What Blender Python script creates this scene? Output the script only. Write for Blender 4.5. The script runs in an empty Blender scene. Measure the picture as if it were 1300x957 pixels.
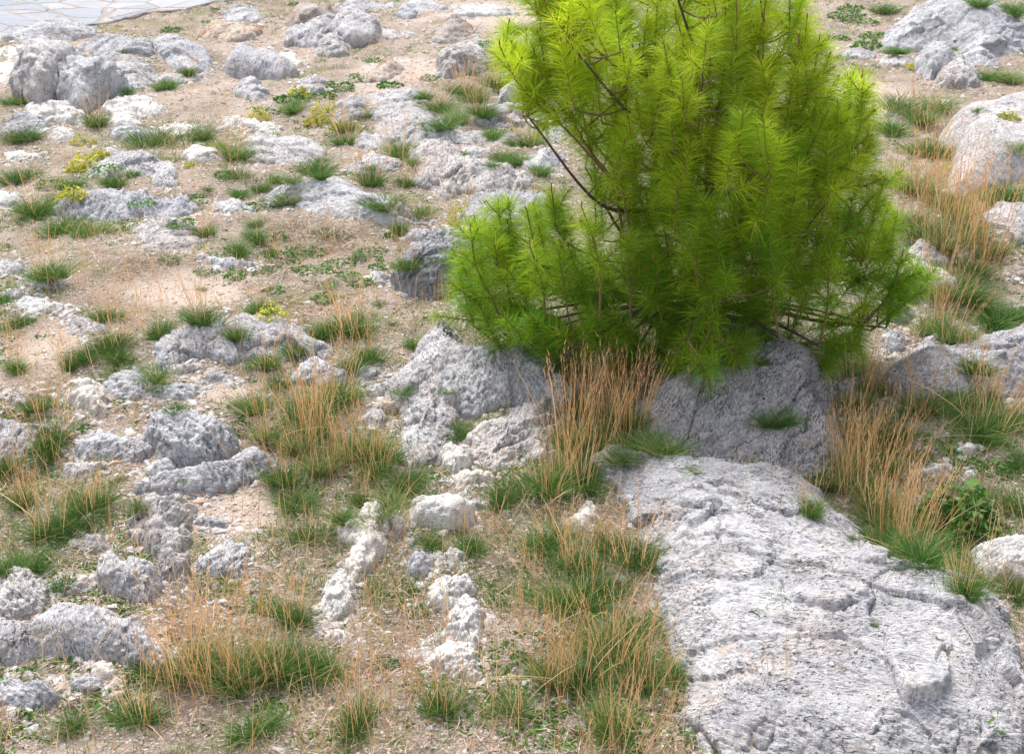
import bpy, math, random
import numpy as np
random.seed(7)
R = math.radians
sc = bpy.context.scene
C = sc.collection

# ------------------------------------------------------------------ camera, sky, sun, exposure
W0, H0, FPX = 1300.0, 957.0, 1700.0          # photograph size and focal length in its pixels
CAM_H, PITCH = 3.6, R(26.2)
cam_d = bpy.data.cameras.new('camera'); cam = bpy.data.objects.new('camera', cam_d); C.objects.link(cam)
cam.location = (0, 0, CAM_H); cam.rotation_euler = (R(90) - PITCH, 0, 0)
cam_d.sensor_width = 36; cam_d.lens = 36 * FPX / W0; cam_d.clip_end = 2000; cam_d.clip_start = 0.05
cam_d.dof.use_dof = True; cam_d.dof.focus_distance = 6.6; cam_d.dof.aperture_fstop = 11.0
sc.camera = cam
SUN_EL, SUN_AZ = R(58), R(-28)               # azimuth from +y towards +x
world = bpy.data.worlds.new('World'); sc.world = world; world.use_nodes = True
nt = world.node_tree; nt.nodes.clear()
sky = nt.nodes.new('ShaderNodeTexSky'); sky.sky_type = 'NISHITA'; sky.sun_disc = False
sky.sun_elevation = SUN_EL; sky.sun_rotation = SUN_AZ; sky.dust_density = 3.0; sky.air_density = 1.0
bg = nt.nodes.new('ShaderNodeBackground'); bg.inputs[1].default_value = 0.15
wo = nt.nodes.new('ShaderNodeOutputWorld')
hs = nt.nodes.new('ShaderNodeHueSaturation'); hs.inputs['Saturation'].default_value = 0.35
nt.links.new(sky.outputs[0], hs.inputs['Color']); nt.links.new(hs.outputs[0], bg.inputs[0]); nt.links.new(bg.outputs[0], wo.inputs[0])
sl = bpy.data.lights.new('sun', 'SUN'); sl.energy = 2.3; sl.angle = R(18); sl.color = (1.0, 0.95, 0.88)
so = bpy.data.objects.new('sun', sl); C.objects.link(so)
so.rotation_euler = (R(90) - SUN_EL, 0, math.pi - SUN_AZ)
sc.view_settings.view_transform = 'Standard'; sc.view_settings.look = 'None'
sc.view_settings.exposure = 0.98; sc.view_settings.gamma = 1.0
sc.render.engine = 'CYCLES'
sc.cycles.max_bounces = 6; sc.cycles.diffuse_bounces = 3; sc.cycles.transmission_bounces = 4

# ------------------------------------------------------------------ noise
def _h(ix, iy, iz, s):
    h = (ix.astype(np.int64) * 374761393 + iy.astype(np.int64) * 668265263 + iz.astype(np.int64) * 2147483647 + s * 1274126177) & 0xffffffff
    h = ((h ^ (h >> 13)) * 1274126177) & 0xffffffff
    return ((h ^ (h >> 16)) & 0xffff) / 65535.0
def vnoise(p, s=0):
    f = np.floor(p); t = p - f; t = t * t * t * (t * (t * 6 - 15) + 10); i = f.astype(np.int64)
    out = 0
    for dx in (0, 1):
        wx = t[:, 0] if dx else 1 - t[:, 0]
        for dy in (0, 1):
            wy = t[:, 1] if dy else 1 - t[:, 1]
            for dz in (0, 1):
                wz = t[:, 2] if dz else 1 - t[:, 2]
                out = out + wx * wy * wz * _h(i[:, 0] + dx, i[:, 1] + dy, i[:, 2] + dz, s)
    return out * 2 - 1
def fbm(p, o=4, s=0, g=0.5):
    out, a = 0, 1.0
    for k in range(o):
        out = out + a * vnoise(p * (2.03 ** k) + 17.3 * k, s + k); a *= g
    return out
def ridged(p, o=4, s=0, g=0.5):
    out, a, n = 0, 1.0, 0
    for k in range(o):
        out = out + a * (1 - np.abs(vnoise(p * (2.07 ** k) + 9.1 * k, s + k))); n += a; a *= g
    return out / n
def worley(p, s=0):
    f = np.floor(p).astype(np.int64); F1 = np.full(len(p), 9.0); F2 = np.full(len(p), 9.0); idv = np.zeros(len(p))
    for dx in (-1, 0, 1):
        for dy in (-1, 0, 1):
            for dz in (-1, 0, 1):
                c = f + np.array([dx, dy, dz])
                q = np.stack([_h(c[:, 0], c[:, 1], c[:, 2], s + j) for j in (1, 2, 3)], 1) + c
                d = np.linalg.norm(p - q, axis=1); n = d < F1
                F2 = np.where(n, F1, np.minimum(F2, d)); idv = np.where(n, _h(c[:, 0], c[:, 1], c[:, 2], s + 9), idv); F1 = np.where(n, d, F1)
    return F1, F2, idv
def P3(x, y, z=0.0):
    x = np.atleast_1d(np.asarray(x, float)); y = np.broadcast_to(np.asarray(y, float), x.shape)
    return np.stack([x, y, np.broadcast_to(np.asarray(z, float), x.shape)], 1)

# ------------------------------------------------------------------ lie of the land
def gz(x, y):
    p = P3(x, y)
    big = fbm(p * 0.38, 2, 3) * 0.10 + fbm(p * 1.3 + 5, 3, 11) * 0.035
    return big * np.clip((60 - np.abs(p[:, 1])) / 40, 0.1, 1)
cp, sp_ = math.cos(PITCH), math.sin(PITCH)
def ray(px, py):
    u = (np.asarray(px, float) - W0 / 2) / FPX; v = (H0 / 2 - np.asarray(py, float)) / FPX
    return u, cp + v * sp_, v * cp - sp_             # direction with camera-depth 1
def at(px, py, dz=0.0):
    """the point of the ground (dz above it) that the photograph shows at (px, py)"""
    px = np.atleast_1d(np.asarray(px, float)); py = np.atleast_1d(np.asarray(py, float))
    dx, dy, dd = ray(px, py); z = np.zeros(px.shape) + dz
    for _ in range(7):
        t = (z - CAM_H) / dd; x, y = dx * t, dy * t; z = gz(x, y) + dz
    return np.stack([x, y, z], 1)
def proj(p):
    d = p[:, 1] * cp - (p[:, 2] - CAM_H) * sp_; up = p[:, 1] * sp_ + (p[:, 2] - CAM_H) * cp
    return W0 / 2 + FPX * p[:, 0] / d, H0 / 2 - FPX * up / d, d
def scl(py): return (py + 358) * cp / CAM_H          # photograph pixels per metre on the ground

# ------------------------------------------------------------------ object helpers
def mesh_np(name, V, F, cols=None, smooth=True):
    """V (n,3); F list of int arrays (m,k)"""
    me = bpy.data.meshes.new(name); V = np.asarray(V, np.float32)
    me.vertices.add(len(V)); me.vertices.foreach_set('co', V.ravel())
    idx = np.concatenate([f.ravel() for f in F]).astype(np.int32)
    tot = np.concatenate([np.full(len(f), f.shape[1]) for f in F]).astype(np.int32)
    st = np.concatenate([[0], np.cumsum(tot)[:-1]]).astype(np.int32)
    me.loops.add(len(idx)); me.loops.foreach_set('vertex_index', idx)
    me.polygons.add(len(tot)); me.polygons.foreach_set('loop_start', st); me.polygons.foreach_set('loop_total', tot)
    me.polygons.foreach_set('use_smooth', np.full(len(tot), smooth))
    if cols is not None:
        a = me.attributes.new('tint', 'FLOAT', 'POINT'); a.data.foreach_set('value', np.asarray(cols, np.float32))
    me.update(calc_edges=True)
    return me
def obj(name, me, m, parent=None):
    o = bpy.data.objects.new(name, me); C.objects.link(o)
    if m and not me.materials: me.materials.append(m)
    if parent: o.parent = parent
    return o
def tag(o, label=None, cat=None, group=None, kind=None):
    for k, v in (('label', label), ('category', cat), ('group', group), ('kind', kind)):
        if v: o[k] = v
    return o
def empty(name, loc, rz=0):
    o = bpy.data.objects.new(name, None); C.objects.link(o); o.location = loc; o.rotation_euler = (0, 0, rz)
    o.empty_display_size = 0.1
    return o

# ------------------------------------------------------------------ materials
class N:
    def __init__(s, name):
        s.m = bpy.data.materials.new(name); s.m.use_nodes = True; s.t = s.m.node_tree; s.t.nodes.clear()
        s.out = s.t.nodes.new('ShaderNodeOutputMaterial')
    def n(s, typ, inp=None, **kw):
        nd = s.t.nodes.new('ShaderNode' + typ)
        for k, v in kw.items(): setattr(nd, k, v)
        for k, v in (inp or {}).items():
            if isinstance(v, bpy.types.NodeSocket): s.t.links.new(v, nd.inputs[k])
            else: nd.inputs[k].default_value = v
        return nd
    def noise(s, vec, scale, detail=4, rough=0.55, dist=0.0):
        return s.n('TexNoise', {'Vector': vec, 'Scale': scale, 'Detail': detail, 'Roughness': rough, 'Distortion': dist}).outputs[0]
    def ramp(s, fac, *stops):
        nd = s.n('ValToRGB', {'Fac': fac}); e = nd.color_ramp.elements
        while len(e) < len(stops): e.new(0.5)
        for el, (p, c) in zip(e, stops):
            el.position = p; el.color = (c, c, c, 1) if isinstance(c, (int, float)) else (*c, 1)
        return nd.outputs[0]
    def mix(s, f, a, b, mode='MIX'):
        nd = s.t.nodes.new('ShaderNodeMix'); nd.data_type = 'RGBA'; nd.blend_type = mode
        for i, v in ((0, f), (6, a), (7, b)):
            if isinstance(v, bpy.types.NodeSocket): s.t.links.new(v, nd.inputs[i])
            elif i == 0: nd.inputs[i].default_value = v
            else: nd.inputs[i].default_value = (*v, 1) if not isinstance(v, (int, float)) else (v, v, v, 1)
        return nd.outputs[2]
    def math(s, op, a, b=0.0):
        return s.n('Math', {0: a, 1: b}, operation=op).outputs[0]
    def bump(s, h, st, dist, nrm=None):
        i = {'Strength': st, 'Distance': dist, 'Height': h}
        if nrm: i['Normal'] = nrm
        return s.n('Bump', i).outputs[0]
    def surf(s, col, rough=0.9, nrm=None, spec=0.2):
        b = s.n('BsdfPrincipled', {'Base Color': col if isinstance(col, bpy.types.NodeSocket) else (*col, 1), 'Roughness': rough, 'Specular IOR Level': spec})
        if nrm: s.t.links.new(nrm, b.inputs['Normal'])
        s.t.links.new(b.outputs[0], s.out.inputs[0]); return b

def rock_material(name, light, mid, dark, warm, warm_amt, dark_cut, pits, streak=1.0):
    k = N(name); tc = k.n('TexCoord').outputs['Object']
    mp = k.n('Mapping', {'Vector': tc, 'Scale': (1.0, 3.2, 2.2), 'Rotation': (0.25, 0.15, 0.0)}).outputs[0]
    big = k.noise(tc, 2.6, 3); med = k.noise(mp, 6.0, 5, 0.62, 0.4); fine = k.noise(mp, 34.0, 4, 0.65, 0.3)
    vfine = k.noise(tc, 150.0, 3, 0.6)
    c = k.mix(k.ramp(med, (0.34, 0.0), (0.60, 1.0)), mid, light)
    c = k.mix(k.math('MULTIPLY', k.ramp(k.noise(tc, 11.0, 4), (0.45, 0.0), (0.62, 1.0)), 0.55), c, tuple(min(1, v * 1.25) for v in light))
    c = k.mix(k.math('MULTIPLY', k.ramp(k.noise(tc, 3.3, 4, 0.6), (0.50, 0.0), (0.68, 1.0)), warm_amt), c, warm)
    c = k.mix(k.math('MULTIPLY', k.ramp(big, (0.47, 0.0), (0.60, 1.0)), 0.5), c, mid)
    rnd = k.n('ObjectInfo').outputs['Random']
    c = k.mix(1.0, c, k.ramp(rnd, (0.0, (0.84, 0.85, 0.88)), (0.5, (1.0, 1.0, 1.0)), (1.0, (1.06, 1.0, 0.93))), 'MULTIPLY')
    c = k.mix(k.math('MULTIPLY', k.ramp(k.noise(tc, 9.0, 5, .7), (0.60, 0.0), (0.66, 1.0)), k.math('MULTIPLY', rnd, 0.5)), c, (0.50, 0.29, 0.13))
    # dark weathering: lichen specks and streaks with shapes of their own
    sp = k.ramp(fine, (dark_cut, 1.0), (dark_cut + 0.10, 0.0)); pm = k.ramp(k.noise(tc, 4.5, 4, .65), (0.40, 1.0), (0.60, 0.22))
    c = k.mix(k.math('MULTIPLY', k.math('MULTIPLY', sp, pm), 0.8), c, dark)
    vor = k.n('TexVoronoi', {'Vector': k.mix(0.22, mp, k.n('TexNoise', {'Vector': mp, 'Scale': 5.0, 'Detail': 4.0}).outputs[1]), 'Scale': 7.0}, feature='DISTANCE_TO_EDGE').outputs[0]
    crack = k.ramp(vor, (0.0, 0.0), (0.028, 1.0)); cm = k.ramp(k.noise(tc, 4.1, 5, .7), (0.53, 0.0), (0.60, 1.0))
    crk = k.math('SUBTRACT', 1.0, k.math('MULTIPLY', k.math('SUBTRACT', 1.0, crack), cm))
    c = k.mix(k.math('MULTIPLY', k.math('SUBTRACT', 1.0, crk), 0.75), c, tuple(v * 0.8 for v in dark))
    c = k.mix(0.25, c, k.mix(vfine, 0.25, 0.8), 'OVERLAY')
    pit = k.n('TexVoronoi', {'Vector': tc, 'Scale': 38.0, 'Randomness': 1.0}).outputs[0]
    pitr = k.ramp(pit, (0.08, 0.0), (0.30, 1.0))
    pm2 = k.ramp(k.noise(tc, 3.0, 2), (0.45, 0.0), (0.55, 1.0))
    h = k.math('ADD', k.math('MULTIPLY', fine, 0.9), k.math('MULTIPLY', crk, 0.7))
    h = k.math('ADD', h, k.math('MULTIPLY', vfine, 0.25))
    h = k.math('ADD', h, k.math('MULTIPLY', k.math('MULTIPLY', k.math('SUBTRACT', pitr, 1.0), pm2), pits))
    k.surf(c, 0.93, k.bump(h, 1.0, 0.016), 0.15)
    return k.m
M = {}
M['pale'] = rock_material('pale_limestone', (0.57, 0.56, 0.57), (0.36, 0.36, 0.39), (0.10, 0.10, 0.12), (0.50, 0.38, 0.28), 0.36, 0.425, 0.8)
M['grey'] = rock_material('blue_grey_limestone', (0.56, 0.56, 0.58), (0.37, 0.375, 0.41), (0.085, 0.09, 0.11), (0.46, 0.34, 0.24), 0.30, 0.41, 0.6)
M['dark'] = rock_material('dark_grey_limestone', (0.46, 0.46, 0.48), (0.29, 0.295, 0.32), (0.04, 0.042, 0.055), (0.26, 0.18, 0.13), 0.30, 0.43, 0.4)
M['white'] = rock_material('whitish_limestone', (0.72, 0.70, 0.68), (0.55, 0.53, 0.52), (0.17, 0.16, 0.16), (0.60, 0.47, 0.36), 0.35, 0.36, 0.6)
M['warm'] = rock_material('rusty_limestone', (0.50, 0.46, 0.43), (0.34, 0.28, 0.24), (0.09, 0.07, 0.06), (0.50, 0.27, 0.13), 0.75, 0.40, 0.5)

def leaf_material(name, a, b, dead=None, trans=0.35, rough=0.5, spec=0.35):
    """a..b along the 'tint' attribute 0..1; above 1 it turns to the dead colour"""
    k = N(name); t = k.n('Attribute', attribute_name='tint').outputs['Fac']
    oi = k.n('ObjectInfo').outputs['Random']
    c = k.mix(t, a, b)
    if dead: c = k.mix(k.ramp(k.math('SUBTRACT', t, 1.0), (0.0, 0.0), (0.5, 1.0)), c, dead)
    c = k.mix(1.0, c, k.mix(oi, (0.80, 0.80, 0.80), (1.15, 1.12, 1.10)), 'MULTIPLY')
    b1 = k.n('BsdfPrincipled', {'Base Color': c, 'Roughness': rough, 'Specular IOR Level': spec})
    b2 = k.n('BsdfTranslucent', {'Color': k.mix(0.25, c, (0.30, 0.42, 0.02), 'ADD') if dead is None else c})
    ms = k.n('MixShader', {0: trans, 1: b1.outputs[0], 2: b2.outputs[0]})
    k.t.links.new(ms.outputs[0], k.out.inputs[0]); return k.m
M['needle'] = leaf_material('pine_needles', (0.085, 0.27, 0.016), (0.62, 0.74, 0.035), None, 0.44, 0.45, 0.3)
M['blade'] = leaf_material('grass_blades', (0.040, 0.125, 0.026), (0.15, 0.31, 0.055), (0.58, 0.45, 0.25), 0.35)
M['straw'] = leaf_material('dry_stalks', (0.60, 0.33, 0.14), (0.82, 0.60, 0.34), (0.74, 0.62, 0.46), 0.3, 0.7, 0.2)
M['weed'] = leaf_material('weed_leaves', (0.045, 0.14, 0.02), (0.13, 0.30, 0.04), (0.40, 0.28, 0.14), 0.3)
M['yellow'] = leaf_material('yellow_green_bracts', (0.25, 0.33, 0.03), (0.62, 0.56, 0.06), (0.6, 0.5, 0.1), 0.3)
M['litter'] = leaf_material('dead_straw', (0.20, 0.14, 0.105), (0.46, 0.37, 0.29), (0.60, 0.53, 0.44), 0.1, 0.8, 0.1)
def bark():
    k = N('pine_bark'); tc = k.n('TexCoord').outputs['Object']; n = k.noise(tc, 40, 4)
    k.surf(k.mix(k.ramp(n, (0.35, 0.0), (0.65, 1.0)), (0.10, 0.060, 0.042), (0.30, 0.19, 0.14)), 0.85, k.bump(n, 0.6, 0.004)); return k.m
M['bark'] = bark()
def twig_mat():
    k = N('pine_shoot_bark'); tc = k.n('TexCoord').outputs['Object']; n = k.noise(tc, 60, 3)
    t = k.n('Attribute', attribute_name='tint').outputs['Fac']
    k.surf(k.mix(0.35, k.ramp(t, (0.1, (0.10, 0.075, 0.065)), (0.6, (0.27, 0.155, 0.09)), (1.0, (0.32, 0.14, 0.06))), k.mix(n, 0.1, 0.9), 'OVERLAY'), 0.8); return k.m
M['twig'] = twig_mat()
def ground_mat():
    k = N('stony_soil'); tc = k.n('TexCoord').outputs['Object']
    a = k.attr = k.n('Attribute', attribute_name='tint').outputs['Fac']        # how worn and bare the soil is
    c = k.mix(k.ramp(k.noise(tc, 1.6, 5, 0.6), (0.35, 0.0), (0.65, 1.0)), (0.255, 0.205, 0.175), (0.40, 0.335, 0.29))
    c = k.mix(k.ramp(k.noise(tc, 28, 5, 0.7), (0.36, 0.0), (0.62, 1.0)), k.mix(0.5, c, (0.20, 0.135, 0.09)), c)
    c = k.mix(k.math('MULTIPLY', k.ramp(k.noise(tc, 75, 4, 0.7), (0.52, 0.0), (0.60, 1.0)), 0.55), c, (0.55, 0.48, 0.42))
    c = k.mix(k.ramp(a, (0.35, 0.0), (0.8, 1.0)), c, k.mix(k.noise(tc, 22, 5, 0.65), (0.42, 0.33, 0.275), (0.56, 0.47, 0.41)))
    gn = k.ramp(k.noise(tc, 2.4, 5, 0.65), (0.50, 0.0), (0.62, 1.0))
    c = k.mix(k.math('MULTIPLY', gn, k.ramp(a, (0.2, 0.55), (0.6, 0.0))), c, k.mix(k.noise(tc, 60, 3), (0.10, 0.12, 0.04), (0.25, 0.24, 0.11)))
    v = k.n('TexVoronoi', {'Vector': tc, 'Scale': 70.0}).outputs[0]
    h = k.math('ADD', k.noise(tc, 45, 5, 0.7), k.math('MULTIPLY', v, -0.5))
    k.surf(c, 0.95, k.bump(h, 1.0, 0.018), 0.1); return k.m
M['soil'] = ground_mat()
def paving_mat():
    k = N('stone_paving'); tc = k.n('TexCoord').outputs['Object']
    w = k.n('TexNoise', {'Vector': tc, 'Scale': 1.4, 'Detail': 2.0}).outputs[1]
    vec = k.n('Mapping', {'Vector': k.mix(0.14, tc, w), 'Rotation': (0, 0, 0.5), 'Scale': (1.0, 1.35, 1.0)}).outputs[0]
    e = k.n('TexVoronoi', {'Vector': vec, 'Scale': 2.3, 'Randomness': 0.75}, feature='DISTANCE_TO_EDGE').outputs[0]
    cl = k.n('TexVoronoi', {'Vector': vec, 'Scale': 2.3, 'Randomness': 0.75}).outputs['Color']
    j = k.ramp(e, (0.012, 0.0), (0.05, 1.0)); r = k.n('SeparateColor', {0: cl}).outputs[0]
    st = k.mix(r, (0.21, 0.235, 0.28), (0.32, 0.32, 0.34)); st = k.mix(0.4, st, k.mix(k.noise(tc, 14, 4), 0.3, 0.7), 'OVERLAY')
    c = k.mix(j, (0.26, 0.215, 0.19), st)
    k.surf(c, 0.75, k.bump(k.math('ADD', j, k.math('MULTIPLY', k.noise(tc, 20, 4), 0.3)), 0.8, 0.02), 0.3); return k.m
M['paving'] = paving_mat()
def pebble_mat():
    k = N('pebbles'); t = k.n('Attribute', attribute_name='tint').outputs['Fac']
    c = k.ramp(t, (0.0, (0.24, 0.17, 0.13)), (0.3, (0.42, 0.31, 0.24)), (0.65, (0.40, 0.385, 0.385)), (1.0, (0.56, 0.54, 0.53)))
    k.surf(c, 0.9, None, 0.15); return k.m
M['pebble'] = pebble_mat()
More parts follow.
